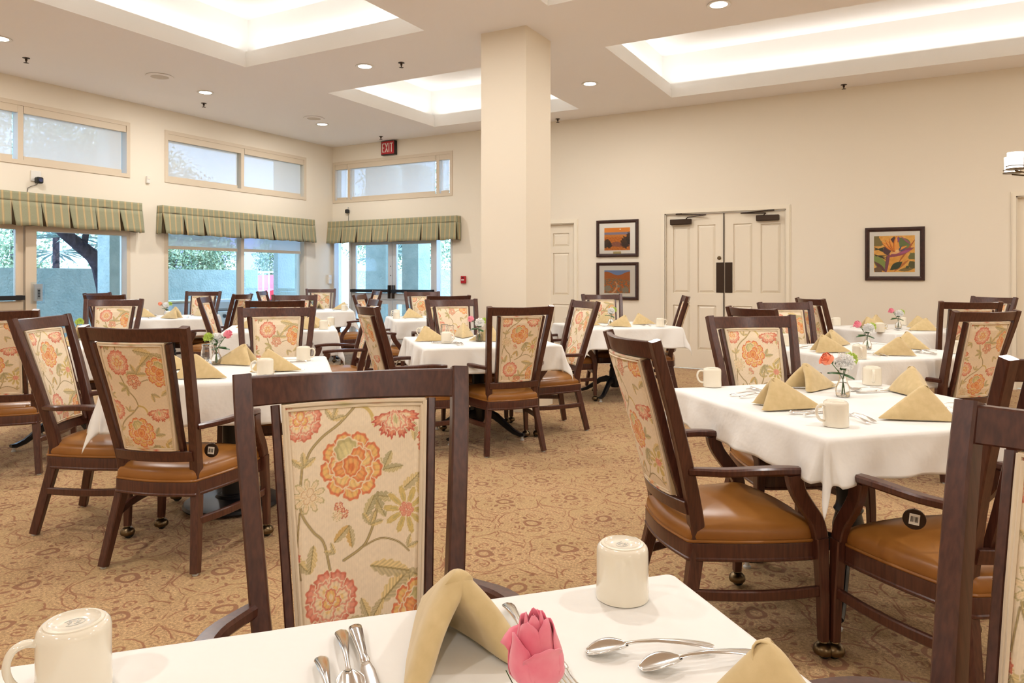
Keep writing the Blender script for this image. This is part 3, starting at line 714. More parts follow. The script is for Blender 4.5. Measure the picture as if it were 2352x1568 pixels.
for (x, y, l) in ((.869, -5.634, 'leftmost ceiling sprinkler above the far-left window'), (4.313, -3.527, 'ceiling sprinkler right of the centre downlight'), (.809, -3.359, 'ceiling sprinkler above the middle high window'),
                  (1.44, -.38, 'ceiling sprinkler right above the exit sign'), (4.62, -.14, 'ceiling sprinkler half hidden behind the column'), (8.523, -.16, 'ceiling sprinkler above the bird of paradise wall')):
    place(sp_, USED, (x, y, H), 0, l, 'fire sprinklers in the ceiling')
sk = thing('ceiling_speaker', '', 'speaker', (0, 0, H))
MB().lathe([(.10, -.002), (.15, -.002), (.155, -.005), (.15, -.010), (.10, -.012), (.10, -.002)], 40).build('speaker_rim', MT['ceil'], sk)
MB().lathe([(.10, -.006), (.07, -.009), (0, -.010)], 40).build('grille', mat('speaker_grille', S(212, 204, 194), .7, bump=(900, .6, .002)), sk); index_kids(sk)
place(sk, USED, (1.488, -4.485, H), 0, 'round ceiling speaker left of the left downlight', 'round ceiling speakers')
place(sk, USED, (1.462, -1.957, H), 0, 'round ceiling speaker beside the downlight nearest the corner', 'round ceiling speakers')
ch = thing('chandelier', 'chandelier of lit white glass cylinders at the right edge of the picture', 'chandelier', (10.16, -3.0, 2.12))
MB().tube([(0, 0, H-2.12), (0, 0, -.02)], .012, 10).build('rod', MT['steel'], ch); MB().lathe([(.07, H-2.12), (.07, H-2.14), (0, H-2.145)], 24).build('canopy', MT['steel'], ch); MB().lathe([(0, -.04), (.03, -.03), (.035, 0), (.02, .02), (.012, .05)], 20).build('hub', MT['steel'], ch)
for k in range(6):
    a = k*PI/3+.5; cx, cy = .25*math.cos(a), .25*math.sin(a)
    b = MB(); b.tube([(0, 0, -.03), (cx*.5, cy*.5, -.045), (cx, cy, -.02)], .006, 8); b.lathe([(.062, .0), (.064, .004), (.062, .008), (0, .008)], 24, (cx, cy, -.012)); b.lathe([(.060, 0), (.063, .003), (.060, .006)], 24, (cx, cy, .012)); b.build('arm', MT['brass'], ch)
    MB().lathe([(.0, .002), (.052, .004), (.054, .12), (.051, .12), (.049, .008)], 24, (cx, cy, 0)).build('glass_shade', MT['shadeglow'], ch)
# ---------------------------------------------------------------- outside
b = MB(); b.box(-45, -TH, -30, 40, -.3, -.06); b.box(-TH, 20, TH, 40, -.3, -.06); struct('ground', b, MT['ground'])
tag(MB().box(-3.4, -3.2, -14, 1.1, -.06, 1.42).build('garden_wall', MT['stucco'], None, False), 'low grey-blue stucco garden wall seen through the left windows', 'garden wall')
b = MB(); b.box(-3.4, .9, 4.4, 4.6, -.06, 1.44); tag(b.build('courtyard_wall', MT['stucco'], None, False), 'low stucco wall beyond the exit doors, dappled with sun', 'garden wall')
for (x0, x1, y0, y1, l) in ((-1.5, -1.2, -3.44, -3.22, 'stucco porch post at the right edge of the left window'), (-1.30, -1.15, -.20, .37, 'wide stucco porch post at the right edge of the middle window'), (-.42, .10, 1.4, 1.8, 'stucco porch post seen through the left exit door'), (.35, .75, 1.6, 2.0, 'shaded stucco porch post seen through the right exit door')):
    tag(MB().box(x0, x1, y0, y1, -.06, 3.5).build('porch_post', MT['stucco'], None, False), l, 'post', 'stucco porch posts')
fe = thing('metal_fence', 'white metal bar fence at the end of the garden wall', 'fence', (-3.3, 1.1, 0))
b = MB(); b.box(-.02, .02, 0, 2.6, 1.36, 1.40); b.box(-.02, .02, 0, 2.6, .10, .14); b.build('rail', MT['extwhite'], fe, False)
for k in range(16): MB().box(-.012, .012, .06+k*.165, .084+k*.165, -.06, 1.38).build('bar', MT['extwhite'], fe, False)
def leafball(name, c, r, n, m, label, cat, seed, size=.10, trunk=None):
    n = int(n*4.5); size *= .42
    rr = np.random.RandomState(seed); d = rr.normal(size=(n, 3)); d /= np.linalg.norm(d, axis=1)[:, None]; rad = rr.uniform(.55, 1.05, n)[:, None]
    lump = 1+.16*np.sin(d[:, :1]*7+seed)+.12*np.sin(d[:, 1:2]*9+seed*2)+.1*np.sin(d[:, 2:3]*11)
    P = d*rad*lump*np.array(r); V = []; F = []
    for k in range(n):
        a = rr.normal(size=3); a /= np.linalg.norm(a); q = np.cross(a, rr.normal(size=3)); q /= np.linalg.norm(q); s_ = size*rr.uniform(.6, 1.3)
        V += [P[k]-a*s_, P[k]+q*s_*.45, P[k]+a*s_, P[k]-q*s_*.45]; F.append((4*k, 4*k+1, 4*k+2, 4*k+3))
    me = bpy.data.meshes.new(name); me.from_pydata([tuple(v) for v in V], [], F)
    t = thing(name, label, cat, c); link('leaves', me, m, t)
    if trunk: trunk.build('trunk', MT['bark'], t)
    else: MB().tube([(0, 0, -c[2]-.06), (0, 0, 0)], .06, 8).build('trunk', MT['bark'], t)
    return t
tr = MB(); pts = [(0, .05, 0), (.02, .04, .6), (0, 0, 1.1), (0, -.08, 1.45), (0, -.22, 1.62), (0, -.62, 1.93), (.1, -1.3, 2.5)]
tr.tube([Vector(p)-Vector((0, 0, 2.9)) for p in pts], lambda i: (.17, .15, .14, .14, .11, .09, .06)[i], 12)
tr.tube([Vector(p)-Vector((0, 0, 2.9)) for p in ((0, -.02, 1.3), (0, .06, 1.7), (0, .16, 2.1), (-.2, .4, 2.8))], lambda i: (.12, .10, .09, .06)[i], 10)
tr.tube([Vector(p)-Vector((0, 0, 2.9)) for p in ((0, -.35, 1.75), (0, -.30, 2.1), (-.1, -.2, 2.6))], lambda i: (.05, .045, .03)[i], 8)
leafball('courtyard_tree', (-2.25, -2.86, 2.9), (.5, 1.7, .75), 2600, MT['foliage'], 'dark-trunked tree with string lights outside the left window', 'tree', 3, .09, tr)
leafball('hedge_shrub', (-9, 3.2, 1.9), (1.2, 1.9, 1.5), 5200, MT['foliage'], 'dense pale green shrub behind the wall in the middle window, left pane', 'shrub', 5, .13)
leafball('garden_tree', (-12, 9.7, 2.1), (.8, .75, 1.3), 1300, MT['foliage'], 'round green tree behind the fence in the middle window, right pane', 'tree', 6, .13)
leafball('garden_shrub', (-10.5, -.6, 1.3), (.9, 1.3, 1.2), 1800, MT['foliage'], 'pale shrub just above the garden wall in the left window', 'shrub', 15, .12)
leafball('garden_tree', (-10, -5.6, 2.6), (1.6, 2.2, 2.0), 3000, MT['foliage'], 'pale green tree behind the palm outside the left window', 'tree', 8, .14)
leafball('garden_tree', (-5.5, 9.5, 3.0), (2, 2.2, 2.2), 2600, MT['foliage'], 'leafy tree seen through the left exit door', 'tree', 9, .14)
leafball('garden_tree', (1.6, 9.6, 3.0), (2.2, 1.6, 1.9), 3000, MT['foliage'], 'leafy tree seen through the right exit door and sidelight', 'tree', 11, .12)
leafball('garden_tree', (-13, 1.0, 4.6), (2.2, 4.0, 2.4), 3000, MT['foliage'], 'tall tree showing through the high window shades', 'tree', 12, .16)
# fan palm
def palm(c, label, seed, s=1.0):
    t = thing('fan_palm', label, 'palm', c); r = random.Random(seed); b = MB(); b2 = MB()
    for k in range(22):
        a = r.uniform(0, 2*PI); el = r.uniform(-.3, 1.2); L = r.uniform(.5, .9)*s; d_ = Vector((math.cos(a)*math.cos(el), math.sin(a)*math.cos(el), math.sin(el))); e = d_*L
        b2.tube([(0, 0, 0), e*.5+Vector((0, 0, .05)), e], .014, 5)
        sd = d_.cross(Vector((0, 0, 1))).normalized(); up = sd.cross(d_)
        for q in range(26):
            an = (q/25-.5)*PI*1.35; v = (d_*math.cos(an)+sd*math.sin(an))*(.62*s) + up*r.uniform(-.05, .08); w = v.cross(up).normalized()*.034
            b.add([e, e+v*.5+w, e+v+Vector((0, 0, -.10*r.random())), e+v*.5-w], [(0, 1, 2, 3)])
    b.build('fronds', MT['palm'], t, False, False); b2.build('stalks', MT['palm'], t); MB().tube([(0, 0, -c[2]-.06), (0, 0, 0)], .06, 10).build('trunk', MT['bark'], t)
palm((-4.9, -2.2, 2.05), 'fan palm behind the garden wall, left window right pane', 4, 1.25)
palm((-4.9, -5.4, 2.1), 'fan palm behind the garden wall, seen through the left glazed door', 9, 1.2)
palm((-3.0, 5.6, 1.9), 'fan palm beyond the exit doors, in the left sidelight', 13)
sg = thing('monument_sign', 'white entrance sign with two posts and an arch behind the garden wall', 'sign', (-12, 7.1, 0), 0)
for y0 in (-.68, .45): MB().box(-.15, .15, y0, y0+.25, -.06, 1.80).build('sign_post', MT['extwhite'], sg, False); MB().box(-.18, .18, y0-.04, y0+.29, 1.80, 1.86).build('post_cap', MT['extwhite'], sg, False)
b = MB(); n = 24; vs = []
for x in (-.06, .06): vs += [(x, .45*math.cos(PI*k/n), 1.25+.45*math.sin(PI*k/n)) for k in range(n+1)] + [(x, -.45, 0), (x, .45, 0)]
m_ = n+3; b.add(vs, [tuple(range(m_))[::-1], tuple(range(m_, 2*m_))] + [(k, (k+1) % m_, m_+(k+1) % m_, m_+k) for k in range(m_)]); b.build('arch_panel', MT['matb'], sg, False)
b = MB(); 
for (y0, z0, y1, z1) in ((-.07, 1.45, -.07, 1.60), (-.07, 1.60, 0, 1.52), (0, 1.52, .07, 1.60), (.07, 1.60, .07, 1.45)): b.tube([(.065, y0, z0), (.065, y1, z1)], .01, 6)
b.build('lettering', MT['bronze'], sg)
hs = thing('neighbour_house', 'house with a grey tiled roof beyond the fence', 'house', (-22, 17.5, 0))
MB().box(-3, 0, -4, 4, -.06, 1.7).build('wall', MT['extwhite'], hs, False); b = MB(); b.add([(.4, -4.6, 1.65), (.4, 4.6, 1.65), (-3.4, 4.6, 1.65), (-3.4, -4.6, 1.65), (-1.5, -2.2, 3.6), (-1.5, 2.2, 3.6)], [(0, 1, 5, 4), (1, 2, 5), (2, 3, 4, 5), (3, 0, 4), (3, 2, 1, 0)]); b.build('roof', MT['rooft'], hs, False)
tag(MB().box(-20, -19.6, -14, 6, -.06, 1.9).build('white_boundary_wall', MT['extwhite'], None, False), 'sunlit white wall far beyond the garden wall', 'wall')
tag(MB().box(-9, 8, 14, 14.4, -.06, 2.6).build('white_building', MT['extwhite'], None, False), 'sunlit white building beyond the exit doors', 'building')
tag(MB().box(-1.2, 6, 6.4, 6.5, -.06, 1.75).build('dark_hedge_screen', MT['carglass'], None, False), 'dark screen band behind the courtyard wall', 'screen')
ca = thing('parked_car', 'red parked car behind the white metal fence', 'car', (-9.5, 7.6, 0), 0); ca.scale = (1, .8, 1)
b = MB(); prof = [(-1.9, .35), (-1.95, .75), (-1.5, .88), (-.9, .95), (-.5, 1.38), (.7, 1.42), (1.4, .98), (1.95, .9), (2.0, .4)]; n = len(prof)
b.add([(-.8, y, z-.06) for y, z in prof] + [(.8, y, z-.06) for y, z in prof], [tuple(range(n)), tuple(range(n, 2*n))[::-1]] + [(k, n+k, n+(k+1) % n, (k+1) % n) for k in range(n)]); b.build('car_body', MT['carred'], ca, False)
b = MB(); b.box(.78, .83, -.55, .95, .95, 1.28); b.build('side_window', MT['carglass'], ca, False)
for y in (-1.25, 1.25): MB().lathe([(0, .72), (.32, .72), (.32, .84), (.2, .86), (0, .86)], 24, (0, y, .26), axis='x').build('wheel', MT['rubber'], ca)
gr = thing('outdoor_grill', 'white outdoor grill with round knobs outside the middle window', 'grill', (-1.05, -1.52, 0))
MB().cbox((0, 0, .55), (.5, .75, .30), .01).build('grill_body', MT['whitep'], gr, False); MB().cbox((-.04, 0, .80), (.40, .72, .18), .04).build('lid', MT['alu'], gr, False)
for y in (-.2, .0, .2): MB().lathe([(.03, .25), (.03, .27), (0, .27)], 16, (0, y, .62), axis='x').build('knob', MT['iron'], gr)
for (x, y) in ((-.2, -.33), (.2, -.33), (-.2, .33), (.2, .33)): MB().box(x-.02, x+.02, y-.02, y+.02, -.06, .42).build('leg', MT['alu'], gr, False)
t = thing('utility_cabinet', 'grey-blue utility cabinet outside the middle window', 'cabinet', (-1.1, -2.35, -.06)); MB().cbox((0, 0, .46), (.4, .55, .92), .01).build('cabinet_body', MT['alu'], t, False); MB().cbox((0, 0, .94), (.44, .6, .03), .005).build('lid', MT['frame'], t, False)
def smooth_path(P, k=4):
    P = [Vector(p) for p in P]; Q = [P[0]]+P+[P[-1]]; out = []
    for i in range(1, len(Q)-2):
        for j in range(k):
            t = j/k; a, b_, c, d_ = Q[i-1:i+3]; out.append(.5*((2*b_)+(-a+c)*t+(2*a-5*b_+4*c-d_)*t*t+(-a+3*b_-3*c+d_)*t**3))
    return out+[P[-1]]
# ---------------------------------------------------------------- floral upholstery painting (metres, origin top centre, y down, repeats every PER)
PER = .563
def paint_fabric(Xm, Ym):
    img = np.ones(Xm.shape+(3,))*col(236, 218, 190)
    img = img + (np.sin(Xm*2300)*.010 + np.sin(Xm*1370+1)*.010)[..., None]
    Yw = np.mod(Ym, PER); nz = fbm(Xm*90, Yw*90, 31); nf = fbm(Xm*420, Yw*420, 33)
    def wrap(cy): return np.mod(Yw-cy+PER/2, PER)-PER/2
    def stem(pts, w=.0026, c=(142, 122, 84)):
        nonlocal img
        # Catmull-Rom resample
        P = [pts[0]]+list(pts)+[pts[-1]]; Q = []
        for i in range(1, len(P)-2):
            for k in range(6):
                t = k/6; a, b_, c_, d_ = [np.array(P[i-1+j]) for j in range(4)]
                Q.append(.5*((2*b_)+(-a+c_)*t+(2*a-5*b_+4*c_-d_)*t*t+(-a+3*b_-3*c_+d_)*t**3))
        Q.append(np.array(P[-2]))
        D = np.full(Xm.shape, 9.)
        cyc = sum(q[1] for q in Q)/len(Q); yy = wrap(cyc)+cyc
        for a, b_ in zip(Q[:-1], Q[1:]):
            d_, _t = seg_d(Xm, yy, a[0], a[1], b_[0], b_[1]); D = np.minimum(D, d_)
        img = lay(img, (w+.0007-D)/.0010*.85, col(*c)); img = lay(img, (w*.45-D)/.0008*.8, col(206, 184, 120))
    def leaf(cx, cy, L, wd, ang, c1=(214, 188, 124), c2=(182, 166, 122), lob=5):
        nonlocal img
        x = Xm-cx; y = wrap(cy); ca, sa = math.cos(ang), math.sin(ang); u = (x*ca+y*sa)/L; v = (-x*sa+y*ca)/wd
        edge = np.clip(1-u*u, 0, 1)**.7*(.78+.30*np.abs(np.sin((u+1)*lob*1.6)))
        m = (np.abs(u) < 1) & (np.abs(v) < edge)
        cc = np.where((v > 0)[..., None], col(*c1), col(*c2))*(1+.10*np.sin((u*9+np.abs(v)*4)*3))[..., None]
        img = np.where(m[..., None], img*.18+cc*.82, img); img = lay(img, m*(np.abs(v) < .10)*.7, col(132, 116, 70))
    def cluster(cx, cy, s_, ang, n=3, **k):
        for q in range(n): a = ang+(q-(n-1)/2)*.95; leaf(cx+math.cos(a)*s_*.7, cy+math.sin(a)*s_*.7, s_*.75, s_*.30, a, **k)
    def petals(cx, cy, R, angs, ro, pl, pw, ce, cm, ci, sq=1.0, line=(240, 222, 190), scal=.06):
        nonlocal img
        x = Xm-cx; y = wrap(cy)/sq
        for k, an in enumerate(angs):
            ca, sa = math.cos(an), math.sin(an); u = ((x*ca+y*sa)/R-ro)/pl; v = (-x*sa+y*ca)/R/pw*(1.0+.28*np.clip(-u, -1, 1))
            th = np.arctan2(v, u); rr = np.hypot(u, v)*(1+scal*np.cos(th*9+k)); soft = .05
            vein = .5+.5*np.sin(v*13+u*u*3+k)
            img = lay(img, (1.10-rr)/soft*.9, col(*line)); img = lay(img, (1.0-rr)/soft, col(*ce)); img = lay(img, (.80-rr+.07*(vein-.5))/.10, col(*cm)); img = lay(img, (.48-rr-.25*u+.10*(vein-.5))/.16*.85, col(*ci))
            img = img*(1-.07*((rr < 1)*(vein > .72)))[..., None]
    def ringang(n, r0): return [r0+2*PI*k/n for k in range(n)]
    CO, YE, OL, PK, CR, DR = (221, 118, 78), (236, 188, 112), (190, 176, 120), (228, 146, 122), (240, 216, 178), (196, 86, 70)
    def flower(cx, cy, R, kind, rot, sq=1.0):
        if kind == 'A':
            petals(cx, cy, R, ringang(9, rot), .66, .32, .27, CO, YE, (230, 150, 88), sq); petals(cx, cy, R, ringang(7, rot+.3), .40, .30, .26, (226, 140, 92), (238, 200, 130), YE, sq)
            petals(cx-.10*R, cy-.22*R, R, [rot-2.0], .15, .42, .34, OL, (214, 200, 140), (226, 212, 150), sq); petals(cx, cy, R, [rot-1.1, rot+2.7, rot+.6], .22, .36, .22, (224, 126, 74), (232, 160, 96), (222, 130, 76), sq)
            petals(cx, cy+.08*R, R, [rot-1.6], .05, .30, .27, (220, 120, 72), (234, 166, 98), (220, 120, 66), sq)
        elif kind == 'P':
            petals(cx, cy, R, ringang(8, rot), .62, .36, .34, (212, 112, 88), PK, (236, 176, 140), sq, scal=.10); petals(cx, cy, R, ringang(6, rot+.5), .36, .34, .28, PK, CR, (240, 200, 130), sq, scal=.10); petals(cx, cy, R, ringang(3, rot), .12, .26, .2, (224, 130, 100), YE, CR, sq)
        elif kind == 'R':
            petals(cx, cy, R, ringang(5, rot), .55, .40, .38, (210, 104, 80), (232, 160, 120), CR, sq, scal=.12); petals(cx, cy, R, [0], 0, .26, .26, (190, 140, 90), (226, 180, 110), YE, sq)
        elif kind == 'T':
            petals(cx, cy, R, [rot+q for q in (-1.3, 1.3, -.75, .75, -.2, .35)], .55, .50, .20, DR, (224, 140, 108), CR, sq, scal=.14); petals(cx, cy, R, [rot-.5, rot+.6, rot], .30, .42, .22, PK, CR, (196, 186, 130), sq, scal=.10)
        elif kind == 'Y':
            petals(cx, cy, R, ringang(10, rot), .62, .44, .13, (206, 180, 108), (220, 192, 116), (196, 176, 110), sq); petals(cx, cy, R, ringang(6, rot), .18, .16, .12, (216, 118, 98), (230, 160, 130), PK, sq)
        elif kind == 'B':
            petals(cx, cy, R, ringang(9, rot), .60, .44, .17, (192, 176, 124), CR, (232, 208, 160), sq); petals(cx, cy, R, ringang(4, rot), .2, .3, .22, (214, 176, 130), CR, CR, sq)
        elif kind == 'S': petals(cx, cy, R, ringang(5, rot), .58, .40, .36, (190, 84, 70), (226, 150, 110), CR, sq, scal=.1)
    stem([(.0, .012), (-.035, .045), (-.072, .07), (-.098, .097), (-.108, .122)]); stem([(-.115, .13), (-.118, .17), (-.116, .215), (-.094, .252), (-.072, .277), (-.060, .33)])
    stem([(.042, .19), (.036, .235), (.018, .28), (0, .298), (-.032, .315)]); stem([(.009, .293), (.045, .28), (.08, .288), (.103, .307)], .0018); stem([(-.064, .43), (-.052, .465), (-.04, .50), (-.01, .54), (0, .575)])
    stem([(-.12, .215), (-.125, .29), (-.118, .34)], .0018); stem([(.0, .50), (.03, .47), (.08, .455), (.15, .458)], .0018)
    stem([(0, .012), (.02, .015), (.034, .03), (.038, .05)], .0035, (206, 176, 96))
    cluster(-.05, .038, .020, -1.2); cluster(-.10, .066, .014, -1.9, 2); cluster(-.112, .128, .022, -1.6); cluster(.055, .145, .030, -1.1, 3, c1=(196, 178, 122), c2=(168, 158, 116)); cluster(.035, .195, .034, 1.1, 3, c1=(190, 174, 120), c2=(164, 154, 112))
    cluster(-.02, .25, .030, 1.9, 2, c1=(204, 160, 84)); cluster(.024, .252, .020, -1.2); cluster(.128, .05, .026, 2.6); cluster(.132, .155, .036, 1.5, 3); cluster(.10, .345, .055, 1.9, 4); cluster(.10, .30, .018, -.8, 2)
    cluster(-.10, .33, .036, -1.9, 2); cluster(-.03, .43, .034, .5, 2); cluster(-.115, .43, .022, 2.4); cluster(.02, .435, .034, -1.0, 3); cluster(-.035, .49, .03, 2.6, 3, c1=(190, 176, 110)); cluster(.07, .52, .026, .9, 2)
    cluster(.14, .50, .030, 1.9, 2); cluster(-.13, .53, .02, 0, 2); cluster(-.05, .30, .016, -2.4, 2)
    flower(-.118, .032, .046, 'P', .5); flower(-.012, .132, .068, 'A', .2, 1.05); flower(.085, .030, .050, 'T', 1.45)
    flower(.160, .09, .032, 'R', 0); flower(-.040, .212, .011, 'S', .3); flower(-.031, .225, .011, 'S', .9); flower(-.044, .229, .011, 'B', .3); flower(-.102, .184, .034, 'B', .4)
    flower(.101, .226, .046, 'Y', .1); flower(-.058, .385, .054, 'P', .4, 1.05)
    for q in range(5): flower(.020*math.cos(q*1.257+.3), .465+.020*math.sin(q*1.257+.3), .015, 'S', q)
    flower(.118, .425, .056, 'A', 1.1, 1.2); flower(-.15, .30, .032, 'P', 0); flower(-.152, .50, .036, 'R', 0); flower(.165, .27, .03, 'P', 0)
    img = img*.88 + col(236, 218, 190)*.12
    return img*(1+nf[..., None]*.03+nz[..., None]*.02)
# ---------------------------------------------------------------- dining chair (faces +y, origin under its middle)
def chamf(w, d, c=.004):
    w, d = w/2, d/2; return [(-w+c, -d), (w-c, -d), (w, -d+c), (w, d-c), (w-c, d), (-w+c, d), (-w, d-c), (-w, -d+c)]
def lerp(a, b, t): return a+(b-a)*t
STI = [(.2225, -.245, .008), (.205, -.212, .16), (.185, -.178, .32), (.178, -.168, .40), (.180, -.177, .48), (.195, -.210, .62), (.213, -.260, .80), (.229, -.310, .96), (.2365, -.343, 1.07)]
def back_y(z):                                      # back plane of the stiles
    for a, b in zip(STI[:-1], STI[1:]):
        if a[2] <= z <= b[2]: return lerp(a[1], b[1], (z-a[2])/(b[2]-a[2]))
    return STI[-1][1] if z > 1 else STI[0][1]
def bow(x, z): return -.043*(1-(x/.22)**2)*min(1, max(0, (z-.40)/.25))
def panel_mesh(off, front=True, res=(190, 280)):
    nu, nv = res; uu, vv = np.meshgrid(np.linspace(-1, 1, nu+1), np.linspace(0, 1, nv+1)); z = 1.004-vv*.479; hw = .157-vv*.034; x = uu*hw
    yb = np.vectorize(back_y)(z) ; yy = yb -.043*(1-(x/.22)**2) ; bulge = .012*np.clip((1-np.abs(uu))*6, 0, 1)*np.clip(vv*9, 0, 1)*np.clip((1-vv)*9, 0, 1)
    s_ = 1 if front else -1; yy = yy + s_*(.014+bulge)
    V = np.stack([x, yy, z], -1).reshape(-1, 3); c = paint_fabric(x*(-1 if front else 1), (1.004-z)+off).reshape(-1, 3)
    w = nu+1; F = []
    for j in range(nv):
        for i in range(nu): a = j*w+i; F.append((a, a+w, a+w+1, a+1) if front else (a, a+1, a+w+1, a+w))
    return colour_mesh(V, F, c, 'floral_panel')
def panel_edge():
    b = MB(); P = []
    for u in np.linspace(-1, 1, 13): P.append((u*.157, 1.004))
    for v in np.linspace(0, 1, 13)[1:]: P.append((.157-.034*v, 1.004-.479*v))
    for u in np.linspace(1, -1, 13)[1:]: P.append((u*.123, .525))
    for v in np.linspace(1, 0, 13)[1:-1]: P.append((-.157+.034*v, 1.004-.479*v))
    n = len(P); base = 0
    for (x, z) in P:
        y = back_y(z)+bow(x, .9); b.v += [(x, y-.0145, z), (x, y+.0145, z)]
    for i in range(n): a = 2*i; c = 2*((i+1) % n); b.f.append((a, a+1, c+1, c)); b.mi.append(0)
    return b, P
PE_B, PE_P = panel_edge()
def piping_mesh(front=True):
    b = MB(); s_ = 1 if front else -1; pts = [(x*.975, back_y(z)+bow(x, .9)+s_*.017, lerp(.755, z, .985)) for x, z in PE_P]; pts.append(pts[0])
    b.tube(pts, .0055, 6); pts2 = [(x*.955, y+s_*.004, lerp(.755, z, .965)) for x, y, z in pts]; b.tube(pts2, .0038, 5)
    me = b.mesh(True, 'piping', True); n = len(me.vertices); co = np.zeros(n*3, dtype=np.float32); me.vertices.foreach_get('co', co); co = co.reshape(-1, 3)
    c = paint_fabric(co[:, 0]*3.1+.01, co[:, 2]*2.3); ca = me.color_attributes.new('Col', 'FLOAT_COLOR', 'POINT'); c4 = np.ones((n, 4), dtype=np.float32); c4[:, :3] = to_lin(c*.96); ca.data.foreach_set('color', c4.ravel())
    return me
def seat_outline(grow=0.):                          # closed outline, rounded trapezoid
    P = []; n = 14
    rear, front = .195+grow, .262+grow; yr, yf = -.205-grow, .245+grow
    def arc(cx, cy, r, a0, a1, k=5): return [(cx+r*math.cos(lerp(a0, a1, i/k)), cy+r*math.sin(lerp(a0, a1, i/k))) for i in range(k+1)]
    P += arc(rear-.02, yr+.02, .02, -PI/2, 0)
    P += [(lerp(rear, front, t)+.012*math.sin(PI*t), lerp(yr+.02, yf-.05, t)) for t in np.linspace(.1, .9, 9)]
    P += arc(front-.045, yf-.045, .045, 0, PI/2)
    P += [(lerp(front-.045, -front+.045, t), yf+.022*math.sin(PI*t)) for t in np.linspace(.08, .92, 11)]
    P += arc(-front+.045, yf-.045, .045, PI/2, PI)
    P += [(-(lerp(front, rear, t)+.012*math.sin(PI*t)), lerp(yf-.05, yr+.02, t)) for t in np.linspace(.1, .9, 9)]
    P += arc(-rear+.02, yr+.02, .02, PI, 1.5*PI)
    P += [(lerp(-rear+.02, rear-.02, t), yr-.022*math.sin(PI*t)) for t in np.linspace(.1, .9, 9)]
    return P
def loft(layers, cap=True):
    b = MB(); n = len(layers[0])
    for L in layers: b.v += [tuple(p) for p in L]
    for k in range(len(layers)-1):
        for i in range(n): a = k*n+i; c = k*n+(i+1) % n; b.f.append((a, c, c+n, a+n)); b.mi.append(0)
    if cap: b.f += [tuple(range(n))[::-1], tuple((len(layers)-1)*n+i for i in range(n))]; b.mi += [0, 0]
    return b
